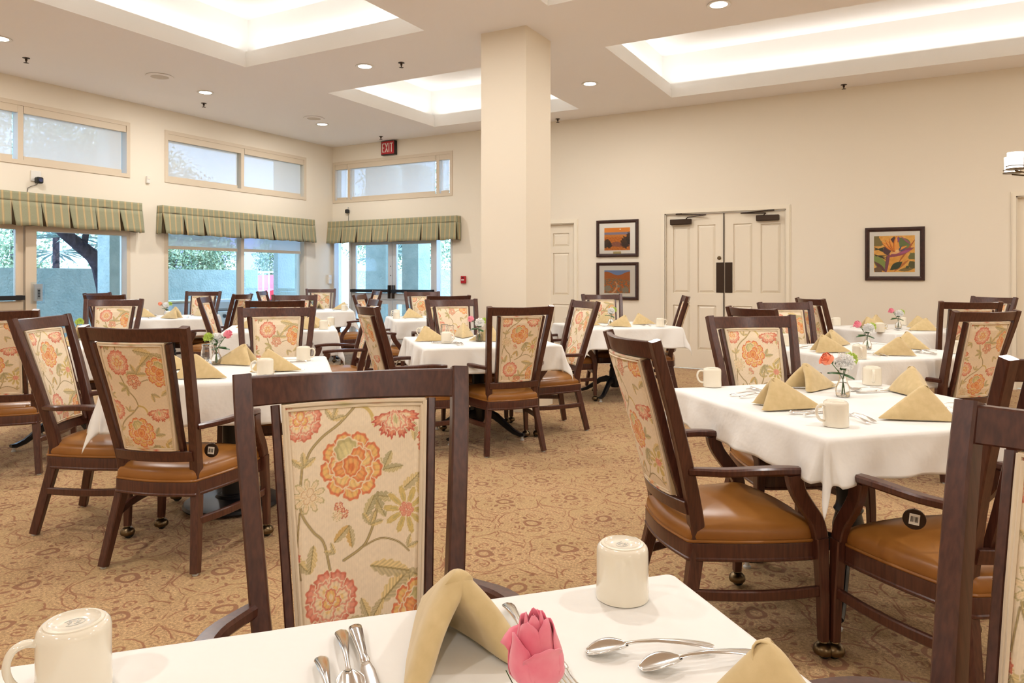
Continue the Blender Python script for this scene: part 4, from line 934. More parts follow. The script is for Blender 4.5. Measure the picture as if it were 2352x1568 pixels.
def build_chair(variant, off):
    t = thing('dining_chair', '', 'chair')
    wd = MT['wood']
    # cushion
    O = seat_outline(); cx, cy = 0, .02; L = []
    for (f, z) in ((.985, .383), (1.0, .392), (1.004, .405), (.995, .420), (.965, .434), (.90, .446), (.75, .458), (.5, .466), (.2, .470)): L.append([(cx+(x-cx)*f, cy+(y-cy)*f, z) for x, y in O])
    seat = loft(L).build('seat', MT['leather'], t, 60); pts = [(x*1.004, .02+(y-.02)*1.004, .389) for x, y in O]; pts.append(pts[0])
    MB().tube(pts, .0055, 6).build('seat_piping', MT['leather'], seat)
    O2 = seat_outline(.004); L = []
    for (f, z) in ((.93, .322), (.995, .322), (1.012, .326), (1.012, .332), (1.0, .336), (1.0, .378), (.995, .383), (.9, .383)): L.append([(x*f, .02+(y-.02)*f, z) for x, y in O2])
    loft(L).build('seat_frame', wd, t, 30)
    for s_ in (-1, 1):
        pts = [(s_*x, y, z) for x, y, z in STI]; P = [Vector(p) for p in pts]
        b = MB(); n = len(pts); ws = [(.034, .040), (.036, .043), (.038, .048), (.038, .050), (.038, .050), (.037, .046), (.037, .042), (.038, .038), (.038, .034)]
        pz = smooth_path(pts, 2); b.sweep(pz, lambda i: chamf(float(np.interp(i/2, range(9), [w_[0] for w_ in ws])), float(np.interp(i/2, range(9), [w_[1] for w_ in ws]))), (1, 0, 0)); b.build('back_post', wd, t, 25)
        MB().lathe([(.012, 0), (.013, .004), (.011, .009), (0, .009)], 12, (s_*.2225, -.245, 0)).build('glide', MT['glide'], t)
        # front leg, arm post and arm
        FL = [(.289, .235, .062), (.285, .236, .20), (.276, .236, .32), (.272, .234, .40)]
        b = MB(); b.sweep([(s_*x, y, z) for x, y, z in FL], lambda i: chamf(lerp(.030, .042, i/3), lerp(.030, .044, i/3)), (1, 0, 0))
        leg = b.build('front_leg', wd, t, 25)
        AP = [(.272, .234, .40), (.268, .222, .455), (.272, .186, .505), (.280, .150, .555), (.286, .132, .595), (.287, .128, .622)]
        APS = smooth_path([(s_*x, y, z) for x, y, z in AP], 3); b = MB(); b.sweep(APS, lambda i: chamf(.032, float(np.interp(i/3, range(6), (.048, .050, .050, .050, .054, .058)))), (1, 0, 0)); b.build('arm_post', wd, t, 25)
        AR = [(.206, -.205, .628), (.236, -.160, .632), (.270, -.10, .636), (.287, -.02, .640), (.292, .06, .640), (.288, .12, .636), (.280, .165, .630)]
        ARS = smooth_path([(s_*x, y, z) for x, y, z in AR], 3); wa = (.030, .034, .040, .044, .046, .042, .030); b = MB(); b.sweep(ARS, lambda i: chamf(float(np.interp(i/3, range(7), wa)), .026, .006), (1, 0, 0)); b.build('arm', wd, t, 30)
        # caster
        c = MB().lathe([(.008, .066), (.014, .064), (.016, .058), (.012, .054), (.022, .051), (.031, .041), (.034, .030), (.0315, .021), (.024, .016), (0, .015)], 18, (s_*.289, .235, 0)).build('caster', MT['brass'], leg)
        MB().lathe([(0, -.011), (.022, -.011), (.0255, -.006), (.0255, .006), (.022, .011), (0, .011)], 18, (s_*.289, .240, .0258), axis='x').build('caster_wheel', MT['rubber'], t)
        SP = [(s_*lerp(.202, .282, q)+s_*.026*math.sin(PI*q), lerp(-.205, .236, q), .215+.010*q) for q in np.linspace(0, 1, 9)]
        MB().sweep(SP, lambda i: chamf(.020, .034), (1, 0, 0)).build('side_stretcher', wd, t, 25)
        # inner slat beside the panel
        SL = [(s_*lerp(.134, .170, (z-.5)/.5), back_y(z)+bow(.15, z)-.002, z) for z in np.linspace(.505, 1.0, 9)]
        MB().sweep(SL, lambda i: chamf(.019, .030, .003), (1, 0, 0)).build('back_slat', wd, t, 25)
    n = 13; b = MB()
    for (nm, z0, z1, th_, w) in (('top_rail', 1.006, 1.063, .024, .219), ('lower_rail', .474, .520, .026, .186)):
        zc = (z0+z1)/2; tilt = (back_y(min(z1, 1.069))-back_y(z0))/(z1-z0); b = MB(); bw = .043 if nm == 'top_rail' else .046; o_ = 0 if nm == 'top_rail' else -.004
        for i in range(n):
            x = lerp(-w, w, i/(n-1)); y0 = back_y(zc)-bw*(1-(x/.222)**2)+o_; zz0, zz1 = z0, z1+(.004*(abs(x)/w) if nm == 'top_rail' else 0); h = (zz1-zz0)/2; c_ = .003; k = []
            for (dy, z) in ((-th_/2, zz0+c_), (-th_/2+c_, zz0), (th_/2-c_, zz0), (th_/2, zz0+c_), (th_/2, zz1-c_), (th_/2-c_, zz1), (-th_/2+c_, zz1), (-th_/2, zz1-c_)): k.append((x, y0+dy+(z-zc)*tilt, z))
            b.v += k
        for i in range(n-1):
            for j in range(8): a = i*8+j; c = i*8+(j+1) % 8; b.f.append((a, c, c+8, a+8)); b.mi.append(0)
        b.f += [tuple(range(8))[::-1], tuple((n-1)*8+i for i in range(8))]; b.mi += [0, 0]; b.build(nm, wd, t, 25)
    e = PE_B.mesh(False, 'panel_side', True); nn = len(e.vertices); ca = e.color_attributes.new('Col', 'FLOAT_COLOR', 'POINT'); ca.data.foreach_set('color', np.tile(np.array([*S(214, 190, 150), 1], dtype=np.float32), nn))
    # front + back upholstery joined in one padded panel
    bm = bmesh.new(); fm = panel_mesh(off); bm.from_mesh(fm); bm.from_mesh(panel_mesh(off, False, (150, 220))); bm.from_mesh(e)
    me = bpy.data.meshes.new('backrest_panel'); bm.to_mesh(me); bm.free(); me.polygons.foreach_set('use_smooth', [True]*len(me.polygons)); me.set_sharp_from_angle(angle=.9)
    p = link('backrest_panel', me, MT['fabric'], t)
    link('panel_piping', PIP[0], MT['fabric'], p); link('panel_piping', PIP[1], MT['fabric'], p)
    index_kids(t); return t
PIP = [piping_mesh(True), piping_mesh(False)]
PROTO = [build_chair(0, 0.0), build_chair(1, .300), build_chair(2, .42)]
CH = [ # x, y, heading (deg), pattern, label
 (8.385, -8.858, -43.9, 0, 'large foreground chair facing the camera behind the nearest table'),
 (9.317, -8.836, 237, 0, 'closest chair, cut off by the right edge of the picture'),
 (6.251, -7.664, 109.1, 1, 'dark armchair seen from behind at the left table, round tag by its seat'),
 (5.518, -7.577, 32.2, 0, 'armchair at the left end of the left table, facing right'),
 (5.669, -6.597, -47.1, 1, 'armchair facing the camera at the far side of the left table'),
 (3.975, -7.273, 134.8, 2, 'chair seen from behind at the far left edge of the picture'),
 (2.991, -6.099, -50.2, 1, 'armchair facing the camera just left of the middle of the left-hand window wall'),
 (4.051, -5.049, 132.8, 0, 'dark-backed chair directly behind the far chair of the left table'),
 (3.109, -4.709, 40, 2, 'narrow side-on floral chair left of the second-row left table'),
 (3.283, -4.14, -48.6, 0, 'armchair facing the camera at the far side of the second-row left table'),
 (4.701, -4.96, 230.9, 1, 'armchair with tan seat under the cloth tip of the second-row left table'),
 (1.805, -3.954, 204.8, 0, 'side-on chair with narrow dark post right of the table under the middle window'),
 (0.618, -3.382, -60.6, 1, 'chair facing the camera in front of the middle window, left pane'),
 (0.895, -4.566, 114.3, 0, 'dark-backed chair by the left window, behind a floral chair'),
 (0.37, -4.24, 22.9, 2, 'side-on chair against the left window, leftmost of three overlapping chair backs'),
 (1.269, -2.328, 34.1, 0, 'small side-on dark chair in front of the red car in the middle window'),
 (0.66, -0.969, -44.5, 1, 'floral-backed chair in the room corner between the middle window and exit doors'),
 (3.88, -3.22, 25, 2, 'side-on dark chair with curved top rail in front of the left exit door'),
 (2.122, -1.816, 233, 0, 'farthest side-on chair standing in front of the exit door latch covers'),
 (3.546, -1.969, -41.2, 0, 'floral-backed chair facing the camera in front of the right exit door'),
 (4.482, -3.022, 141.6, 2, 'dark-backed chair whose top rail rises above the centre table floral chair'),
 (5.819, -4.566, -35.7, 2, 'armchair facing the camera at the far side of the centre table'),
 (5.971, -5.54, 56.2, 1, 'armchair seen from behind at the left side of the centre table'),
 (6.557, -5.187, 141.3, 0, 'armchair seen from behind at the near side of the centre table'),
 (6.55, -4.385, 230, 1, 'armchair at the right side of the centre table, facing left'),
 (6.25, -2.141, -48.5, 1, 'chair facing the camera below the two landscape prints'),
 (6.776, -2.255, 200.2, 0, 'armchair seen exactly side-on in front of the double doors'),
 (6.034, -2.972, 44, 0, 'chair mostly hidden behind the column, only its arms showing'),
 (8.6, -7.172, 40, 2, 'large armchair seen from behind at the left side of the large right table'),
 (8.695, -6.147, -50.9, 0, 'floral-backed chair facing the camera at the far side of the large right table'),
 (9.37, -7.192, 134.6, 2, 'armchair at the near side of the large right table, disc tag over its seat'),
 (9.402, -4.351, 134, 1, 'large floral chair back at the right edge, near side of the second right table'),
 (8.503, -4.562, 48.8, 2, 'dark curved chair back in front of the lower middle of the double doors'),
 (8.564, -3.865, -46.4, 1, 'floral-backed chair facing the camera at the far side of the second right table'),
 (9.538, -2.413, 114, 2, 'chair seen from behind at the near side of the farthest right table'),
 (8.66, -2.209, 35.9, 0, 'dark-railed chair right of the double doors, at the left of the farthest right table'),
 (9.749, -1.225, 225, 2, 'farthest right chair, its top rail under the right-hand door frame'),
]
USEDC = {}
CHO = []
for (x, y, h, v, lab) in CH:
    CHO.append(place(PROTO[v], USEDC, (x, y, 0), math.radians(h)-PI/2, lab, 'dining chairs with floral backs'))
def disc_tag(parent, loc, rot):
    d_ = MB().lathe([(0, -.003), (.030, -.003), (.032, 0), (.030, .003), (0, .003)], 28, axis='y').build('round_tag', MT['bronze'], parent, loc=loc, rot=rot)
    b = MB(); b.box(-.014, .014, -.005, -.003, -.016, .016); b.build('tag_label', MT['matb'], d_, False)
    b = MB(); r = random.Random(2)
    for k in range(7): x = -.010+k*.003; b.box(x, x+.0008+.0012*r.random(), -.0056, -.0050, -.008, .009)
    b.build('tag_barcode', MT['black'], d_, False)
    MB().tube([(0, .003, .02), (0, .03, .024), (.0, .06, .015)], .0015, 5).build('tag_wire', MT['steel'], d_)
disc_tag(CHO[2], (.205, -.10, .50), (0, .1, .2)); disc_tag(CHO[30], (-.215, -.02, .545), (0, .1, -.75))
# ---------------------------------------------------------------- tables
TA = { # name: x, y, half size, base type, drop, heading, cloth offset, description
 'T0': (8.87, -9.324, .495, 1, .16, 46.5, (0, 0), 'nearest table'),
 'T1': (9.00, -6.60, .520, 1, .150, 44, (0, 0), 'large right table'),
 'T2': (8.96, -4.24, .515, 1, .19, 45, (0, 0), 'second right table'),
 'T3': (9.12, -1.75, .515, 1, .19, 45, (0, 0), 'farthest right table'),
 'T4': (6.47, -2.62, .510, 1, .21, 45, (0, 0), 'table in front of the double doors'),
 'T5': (6.17, -4.92, .520, 1, .20, 45, (0, 0), 'centre table beside the column'),
 'T6': (4.00, -2.50, .510, 1, .22, 45, (0, 0), 'table in front of the exit doors'),
 'T7': (5.90, -7.10, .520, 0, .215, 46, (0, 0), 'left table'),
 'T8': (3.67, -4.65, .515, 1, .25, 45, (0, 0), 'second-row left table'),
 'T9': (1.25, -1.65, .500, 1, .24, 45, (0, 0), 'table in the room corner'),
 'T10': (.95, -3.95, .510, 1, .22, 45, (0, 0), 'table under the middle window'),
 'T11': (3.50, -6.64, .510, 1, .24, 45, (0, 0), 'table at the far left edge'),
}
TZ = .760
def build_table(kind, a):
    t = thing('dining_table', '', 'table')
    MB().cbox((0, 0, TZ-.022), (2*a-.012, 2*a-.012, .034), .008).build('table_top', MT['wood'], t, False)
    b = MB()
    for s_ in (-1, 1): b.box(-.30, .30, s_*.29-.012, s_*.29+.012, .655, TZ-.040); b.box(s_*.29-.012, s_*.29+.012, -.278, .278, .655, TZ-.040)
    b.build('apron', MT['wood'], t, False)
    if kind == 0:
        MB().lathe([(0, .012), (.255, .012), (.258, .020), (.250, .034), (.20, .046), (.09, .056), (.078, .07), (0, .07)], 48).build('round_base', MT['iron'], t); MB().lathe([(0, .055), (.075, .06), (.055, .075), (.052, .60), (.07, .655), (.0, .655)], 28).build('pedestal', MT['iron'], t)
    else:
        MB().lathe([(0, .10), (.040, .10), (.052, .12), (.060, .15), (.062, .26), (.050, .31), (.058, .325), (.050, .34), (.046, .36), (.050, .50), (.062, .60), (.05, .62), (.09, .655), (0, .655)], 24).build('pedestal', MT['iron'], t)
        for k in range(4):
            a_ = k*PI/2+PI/4; u = Vector((math.cos(a_), math.sin(a_), 0)); sd = (-math.sin(a_), math.cos(a_), 0)
            pts = [u*r_+Vector((0, 0, z)) for r_, z in ((.03, .17), (.10, .185), (.17, .165), (.25, .11), (.33, .060), (.39, .042), (.425, .046))]
            lg = MB().sweep(pts, lambda i: chamf(.040, (.07, .066, .055, .046, .036, .030, .022)[i], .008), sd).build('base_leg', MT['iron'], t, 30)
            MB().lathe([(.016, .0), (.017, .008), (.010, .012), (.010, .04), (0, .04)], 12, (u.x*.405, u.y*.405, 0)).build('glide', MT['glide'], lg)
    index_kids(t); return t
TP = {0: build_table(0, .52), 1: build_table(1, .515)}; UT = {}
def cloth_mesh(a, d, seed, n=84, narrow=False):
    r = random.Random(seed); ph = [r.uniform(0, 6.28) for _ in range(12)]; Hh = a+d; rr = .012; V = []; F = []
    g = sorted(set([round(-Hh+2*Hh*i/n, 5) for i in range(n+1)]))
    # denser outside: remap
    g = [a*k/(n//3) for k in range(-(n//3), n//3+1)]; m = 16; g = [-a-d*(m-k)/m for k in range(m)] + g + [a+d*(k+1)/m for k in range(m)]
    for v_ in g:
        for u_ in g:
            ex = max(0, abs(u_)-a); ey = max(0, abs(v_)-a); sx = 1 if u_ > 0 else -1; sy = 1 if v_ > 0 else -1; e = math.hypot(ex, ey)
            x = max(-a, min(a, u_)); y = max(-a, min(a, v_)); z = .0025
            if e > 0:
                s_ = (v_ if ey == 0 else u_) ; an = math.atan2(ey, ex); cc = math.sin(2*an)**1.5 if ex > 0 and ey > 0 else 0
                side = 0 if ex > 0 and sx > 0 else 1 if ex > 0 else 2 if sy > 0 else 3
                bend = min(e/rr, PI/2); h = rr*math.sin(bend); down = rr*(1-math.cos(bend)) + max(0, e-rr*PI/2)
                q = down/d
                t_ = s_/a
                ex2 = (.5+.5*math.sin(t_*3.3+ph[side]))*.030 + .012*math.sin(t_*8+ph[side+4]) + .006*math.sin(t_*17+ph[side+8])
                edge = 1-cc
                c8 = (math.sin(2*an)**7 if narrow else 1.5*math.sin(2*an)**1.6) if ex > 0 and ey > 0 else 0
                rad = h + q*(ex2*(1-min(1, max(ex, ey) and min(ex, ey)/.05)) + .036*c8 + .010 + .007*math.sin(t_*13+q*4+ph[side+8]))
                # towards a corner the cloth swings out into a hanging fold
                near = max(0, (abs(s_)/a-.72)/.28) if (ex == 0 or ey == 0) else 1
                rad += q*.012*near*near
                down *= (1-.06*cc+(.24 if narrow else .04)*(math.sin(2*an)**7 if ex > 0 and ey > 0 else 0))
                x += sx*rad*math.cos(an); y += sy*rad*math.sin(an); z -= down
                z += .006*math.sin(t_*6+ph[side+4])*q if cc == 0 else 0
            else:
                z += .0012*math.sin(u_*14+ph[0])*math.sin(v_*11+ph[1])
            V.append((x, y, z))
    w = len(g)
    for j in range(w-1):
        for i in range(w-1): a0 = j*w+i; F.append((a0, a0+1, a0+w+1, a0+w))
    me = bpy.data.meshes.new('tablecloth'); me.from_pydata(V, [], F); me.polygons.foreach_set('use_smooth', [True]*len(F)); me.update(); return me
TDES = {'T0': 'pedestal table under the nearest cloth at the bottom of the picture', 'T1': 'pedestal table with black splayed feet under the large right cloth', 'T2': 'pedestal table under the second right cloth', 'T3': 'pedestal table under the farthest right cloth, by the back wall',
 'T4': 'pedestal table with black turned column in front of the double doors', 'T5': 'pedestal table with black splayed feet in the centre, beside the column', 'T6': 'pedestal table in front of the exit doors', 'T7': 'table with a round black disc base on the left',
 'T8': 'pedestal table in the second row on the left', 'T9': 'pedestal table in the room corner by the exit doors', 'T10': 'pedestal table under the middle window', 'T11': 'pedestal table at the far left edge, black foot showing'}
CDES = {'T0': 'smooth white tablecloth on the nearest table along the bottom of the picture', 'T1': 'white tablecloth with a long hanging corner on the large right table', 'T2': 'white tablecloth on the second right table, behind the large one', 'T3': 'white tablecloth on the farthest right table below the flower print',
 'T4': 'white tablecloth on the table in front of the double doors', 'T5': 'white tablecloth on the centre table beside the column', 'T6': 'white tablecloth on the table in front of the exit doors', 'T7': 'white tablecloth on the left table with a corner hanging between two chairs',
 'T8': 'white tablecloth on the second-row left table', 'T9': 'white tablecloth on the table in the room corner', 'T10': 'white tablecloth on the table under the middle window', 'T11': 'white tablecloth on the table at the far left edge'}
for k, (x, y, a, kind, d, hd, off, des) in TA.items():
    r = math.radians(hd)
    o = place(TP[kind], UT, (x, y, 0), r, TDES[k], 'dining tables')
    c = link('tablecloth', cloth_mesh(a, d, sum(map(ord, k)), narrow=(k == 'T1')), MT['cloth'], None, (x, y, TZ), (0, 0, r)); sm = c.modifiers.new('thick', 'SOLIDIFY'); sm.thickness = .0022; sm.offset = -1
    tag(c, CDES[k], 'tablecloth', 'white tablecloths')
TOP = TZ+.005
# ---------------------------------------------------------------- things on the tables
def mk_mug():
    t = thing('mug', '', 'mug'); H_ = .086; R_ = .0415       # stands upside down: mouth on the cloth, foot up
    MB().lathe([(R_-.004, .006), (R_-.003, 0), (R_+.0008, 0), (R_+.001, .010), (R_, .030), (R_, H_-.012), (R_-.0015, H_-.006), (R_-.005, H_-.002), (R_-.0075, H_-.0015), (R_-.008, H_), (R_-.012, H_+.0005), (R_-.014, H_-.0025), (.012, H_-.003), (0, H_-.003)], 40).build('mug_body', MT['mug'], t, 60)
    pts = [(R_-.002, 0, .070), (R_+.010, 0, .0735), (R_+.022, 0, .069), (R_+.028, 0, .056), (R_+.027, 0, .040), (R_+.020, 0, .026), (R_+.010, 0, .019), (R_-.002, 0, .018)]
    pts = smooth_path(pts, 4)
    MB().sweep(pts, lambda i: [(.0062*math.cos(q*PI/6), .0045*math.sin(q*PI/6)) for q in range(12)], (0, 1, 0)).build('handle', MT['mug'], t)
    return t
def sup(w, h, n=2.0, k=12): return [(w*abs(math.cos(a))**(2/n)*(1 if math.cos(a) > 0 else -1), h*abs(math.sin(a))**(2/n)*(1 if math.sin(a) > 0 else -1)) for a in [2*PI*i/k for i in range(k)]]
def handle_path(L0, L1):                            # decorated handle from neck (y=L0) to end (y=L1)
    ys = [lerp(L0, L1, q) for q in (0, .12, .35, .6, .8, .9, .97, 1.0)]
    ws = [.0035, .0032, .0045, .0068, .0088, .0098, .0085, .003]; zs = [.012, .014, .015, .0125, .009, .0065, .005, .0042]
    return ys, ws, zs
def mk_spoon(L=.178):
    t = thing('spoon', '', 'spoon'); b = MB(); nb = 14; prof = []
    base = 0
    rows = []
    for i in range(nb+1):                            # bowl along y from tip
        q = i/nb; y = q*.058; w = .0195*math.sin(PI*min(1, q*.93+.04))**.62*(1-.18*q); dep = .0085*math.sin(PI*min(1, .05+q*.92))
        rows.append([(w*s_, y, .0035+.0095*q*q + .0010 + dep*(abs(s_)**2.2) - (dep if True else 0)*0) for s_ in np.linspace(-1, 1, 11)])
    zmin = min(p[2] for r_ in rows for p in r_)
    for r_ in rows: b.v += [(x, y, z-zmin+.0012) for x, y, z in r_]
    for i in range(nb):
        for j in range(10): a = i*11+j; b.f.append((a, a+1, a+12, a+11)); b.mi.append(0)
    me = b.mesh(True, 'bowl', False); bo = link('bowl', me, MT['steel'], t); sm = bo.modifiers.new('th', 'SOLIDIFY'); sm.thickness = .0012
    ys, ws, zs = handle_path(.055, L); MB().sweep([(0, y, z) for y, z in zip(ys, zs)], lambda i: sup(ws[i], .0019, 2, 10), (1, 0, 0)).build('handle', MT['steel'], t); return t
def mk_fork(L=.19):
    t = thing('fork', '', 'fork'); b = MB()
    for k in range(4): x = (k-1.5)*.0062; b.sweep([(x*.96, .0, .0075), (x, .012, .0035), (x, .030, .0022), (x, .048, .0040)], lambda i: sup((.0008, .0013, .0015, .0017)[i], .0009, 2, 6), (1, 0, 0))
    b.sweep([(0, .045, .0038), (0, .052, .0048), (0, .062, .0075), (0, .070, .0115)], lambda i: sup((.0115, .0118, .0080, .0040)[i], .0012, 2, 10), (1, 0, 0)); b.build('tines', MT['steel'], t)
    ys, ws, zs = handle_path(.068, L); MB().sweep([(0, y, z) for y, z in zip(ys, zs)], lambda i: sup(ws[i], .0019, 2, 10), (1, 0, 0)).build('handle', MT['steel'], t); return t
def mk_knife(L=.215):
    t = thing('knife', '', 'knife')
    MB().sweep([(.004, 0, .0012), (.002, .010, .0018), (0, .03, .0022), (0, .10, .0026), (0, .118, .0040)], lambda i: sup((.001, .006, .0095, .0095, .006)[i], .0007, 2, 10), (1, 0, 0)).build('blade', MT['steel'], t)
    MB().sweep([(0, .116, .0042), (0, .122, .0050), (0, .135, .0045), (0, .17, .0055), (0, .20, .0068), (0, .212, .0068), (0, .217, .006)], lambda i: sup((.006, .0072, .0058, .0078, .0098, .0100, .004)[i], (.0035, .0042, .0034, .0042, .0052, .0052, .003)[i], 2, 12), (1, 0, 0)).build('handle', MT['steel'], t); return t
def mk_napkin(w=.088, h=.122, ln_=.145, back=.088, name='napkin'):
    """folded cloth tent: ridge from apex down to the front tip (+x), open rolled edge at the back (-x)"""
    b = MB(); A = Vector((-.03, 0, h)); Ft = Vector((ln_, 0, .003)); ns, ntt = 22, 22
    def outer(s_, t_, sg, inset=0.):
        R_ = A.lerp(Ft, s_); Bs = Vector((-back, sg*w, .002)).lerp(Ft, s_); p = R_.lerp(Bs, t_)
        nrm = Vector((.35, sg*.85, .55)).normalized()
        bul = math.sin(PI*min(1, t_*1.0))*.006*(1-s_)**.5 + .005*math.sin(PI*min(1, s_*1.2))*math.sin(PI*t_)+.0025*math.sin(s_*9+t_*5)*t_*(1-s_)
        p = p+nrm*(bul-inset)
        if t_ < .07: p.z -= (.07-t_)**2*1.4*(1-s_*.5)      # soft ridge
        p.z = max(p.z, .001+inset*.2); return p
    for sg in (-1, 1):
        S_ = [(1-.97*(i/ns), 0.) for i in range(ns+1)] + [(.03-.10*math.sin(k*PI/4), .014*(1-math.cos(k*PI/4))) for k in (1, 2, 3, 4)] + [(.03+.80*(i/12), .028-.004*(i/12)) for i in range(13)]
        base = len(b.v); 
        for (s_, ins) in S_:
            for j in range(ntt+1): b.v.append(tuple(outer(s_, j/ntt, sg, ins)))
        for i in range(len(S_)-1):
            for j in range(ntt): a = base+i*(ntt+1)+j; f = (a, a+1, a+ntt+2, a+ntt+1); b.f.append(f if sg > 0 else f[::-1]); b.mi.append(0)
    me = b.mesh(70, 'napkin', True); o = link('napkin', me, MT['napkin']); sm = o.modifiers.new('th', 'SOLIDIFY'); sm.thickness = .003; sm.offset = -1
    sb = o.modifiers.new('ss', 'SUBSURF'); sb.levels = 1; sb.render_levels = 1
    o['category'] = 'napkin'; return o
def mk_glass():
    t = thing('water_glass', '', 'glass'); b = MB(); n = 36; prof = [(.037, 0), (.0375, .004), (.036, .03), (.033, .07), (.029, .088), (.0285, .094), (.031, .097), (.031, .110), (.027, .113), (0, .113)]
    for (r_, z) in prof:
        for k in range(n): a = 2*PI*k/n; q = 1+(.02*math.cos(12*a) if .01 < z < .09 else 0); b.v.append((r_*q*math.cos(a), r_*q*math.sin(a), z))
    for i in range(len(prof)-1):
        for k in range(n): a = i*n+k; c = i*n+(k+1) % n; b.f.append((a, c, c+n, a+n)); b.mi.append(0)
    m_ = b.mesh(True, 'glass_body', True); o = link('glass_body', m_, MT['glass'], t); sm = o.modifiers.new('th', 'SOLIDIFY'); sm.thickness = .0028; return t
def mk_vase():
    t = thing('bud_vase', '', 'vase')
    P = [(0, .002), (.022, .002), (.026, .008), (.028, .022), (.026, .040), (.018, .060), (.0135, .074), (.0130, .084), (.017, .098), (.022, .112)]
    b = MB(); b.lathe([(0, 0), (.023, 0), (.028, .004), (.030, .022), (.028, .042), (.0195, .062), (.0148, .075), (.0145, .085), (.0185, .099), (.0235, .113), (.0222, .1135), (.017, .099), (.0130, .085), (.0133, .075), (.0178, .0605), (.026, .041), (.028, .022), (.0258, .008), (0, .006)], 28)
    b.build('vase_glass', MT['glass'], t, 60)
    MB().lathe([(0, .0075), (.0250, .0085), (.0272, .022), (.0252, .0405), (.0170, .060), (0, .0605)], 24).build('water', MT['water'], t); return t
def petal_cup(b, r, h, a0, wd, open_, tip=0., n=8, curl=.3):
    def fn(u, v):
        e = abs(2*u-1); a = a0+(u-.5)*wd*(1-.25*v*v); q = min(1, v/.42)
        rr = r*(.30+.70*math.sin(q*PI/2)) * (1-.55*(max(0, v-.42)/.58)**1.3*(1-min(1, open_/.006)*.55)) + open_*max(0, v-.45)*1.6 + curl*r*max(0, v-.80)*2.2*(.4+.6*e)
        zz = h*v*(1-.16*e**2.2) - curl*.35*h*max(0, v-.86)*2
        return (rr*math.cos(a), rr*math.sin(a), zz+.0006*math.sin(u*19+a0*5)*v)
    b.grid(n, 9, fn)
def mk_rose(m, R=.022, Hh=.045, stemL=.16, lean=(0, 0), name='rose', openness=.006):
    t = thing(name, '', 'flower'); b = MB(); r = random.Random(5)
    for k in range(3): petal_cup(b, R*.35, Hh*.98, k*2.1, 2.6, -.002)
    for k in range(4): petal_cup(b, R*.58, Hh*1.0, k*1.6+.4, 2.6, .0, curl=.12)
    for k in range(4): petal_cup(b, R*.80, Hh*.95, k*1.57, 2.4, openness*.4, curl=.2)
    for k in range(4): petal_cup(b, R, Hh*(.86, .72, .80, .68)[k], k*1.57+.9, 2.3, openness*(.6, 1.8, .8, 1.2)[k], curl=(.3, .9, .4, .5)[k])
    L = Vector((lean[0], lean[1], 0)); top = Vector((lean[0], lean[1], stemL)); rot = Vector((0, 0, 1)).rotation_difference(Vector((lean[0]*3.0, lean[1]*3.0, stemL)).normalized()).to_euler()
    bl = b.build('bloom', m, t, True, loc=top, rot=rot); sm = bl.modifiers.new('th', 'SOLIDIFY'); sm.thickness = .0008
    b = MB()
    for k in range(5):
        a = k*1.257; p0 = top+Vector((math.cos(a)*.006, math.sin(a)*.006, 0)); b.sweep([top, p0+Vector((math.cos(a)*.010, math.sin(a)*.010, -.004)), p0+Vector((math.cos(a)*.020, math.sin(a)*.020, .006+.01*(k % 2)))], lambda i: sup((.003, .004, .0006)[i], .0004, 2, 6), (-math.sin(a), math.cos(a), 0))
    b.build('sepals', MT['leaf'], t)
    MB().tube([(lean[0]*-.12, lean[1]*-.12, .012), (lean[0]*.02, lean[1]*.02, .075), (lean[0]*.35, lean[1]*.35, stemL*.72), top], .0018, 6).build('stem', MT['stem'], t); return t
def mk_leaves(t, specs):
    for (p, a, L, w, up) in specs:
        d_ = Vector((math.cos(a)*math.cos(up), math.sin(a)*math.cos(up), math.sin(up))); sd = Vector((-math.sin(a), math.cos(a), 0)); n_ = d_.cross(sd); b = MB(); P = Vector(p)
        b.grid(4, 9, lambda u, v: P + d_*L*v + sd*w*(u-.5)*2*math.sin(PI*min(1, v*.94+.04))**.75 - n_*abs(u-.5)*w*.5 + Vector((0, 0, -L*.25*v*v)))
        o = b.build('leaf', MT['leaf'], t)
def mk_carnation(m, R=.030, stemL=.145, lean=(0, 0), name='carnation', n=60, seed=2):
    t = thing(name, '', 'flower'); b = MB(); r = random.Random(seed); b.lathe([(0, -.6*R)]+[(R*.72*math.sin(PI*q/10), -R*.72*math.cos(PI*q/10)) for q in range(2, 10)]+[(0, R*.72)], 16)
    for k in range(n):
        z = 1-1.45*(k+.5)/n; ph = k*2.39996; rr = math.sqrt(max(0, 1-z*z)); d_ = Vector((rr*math.cos(ph), rr*math.sin(ph), z)); a = d_.orthogonal().normalized(); c = d_.cross(a); tw = r.uniform(0, PI); a, c = a*math.cos(tw)+c*math.sin(tw), c*math.cos(tw)-a*math.sin(tw); sc = R*r.uniform(.82, 1.08)
        b.grid(6, 3, lambda u, v: d_*sc*(.55+.45*v) + a*(u-.5)*R*1.15*v + c*R*.09*v*math.sin(u*14+k) + d_*R*.07*v*math.sin(u*23+k*2))
    top = Vector((lean[0], lean[1], stemL)); bl = b.build('bloom', m, t, True, False, loc=top)
    MB().tube([(lean[0]*-.12, lean[1]*-.12, .012), (lean[0]*.02, lean[1]*.02, .075), (lean[0]*.35, lean[1]*.35, stemL*.72), tuple(top)], .0017, 6).build('stem', MT['stem'], t); return t
MUG = mk_mug(); SPN = mk_spoon(); FRK = mk_fork(); KNF = mk_knife(); NAP = mk_napkin(); GLS = mk_glass(); VAS = mk_vase()
for o in (MUG, SPN, FRK, KNF, GLS, VAS): index_kids(o)
KIDS[NAP.name] = []
UU = {}
def put(proto, x, y, rz, label, group, z=TOP, sc=None): return place(proto, UU, (x, y, z), rz, label, group, sc)
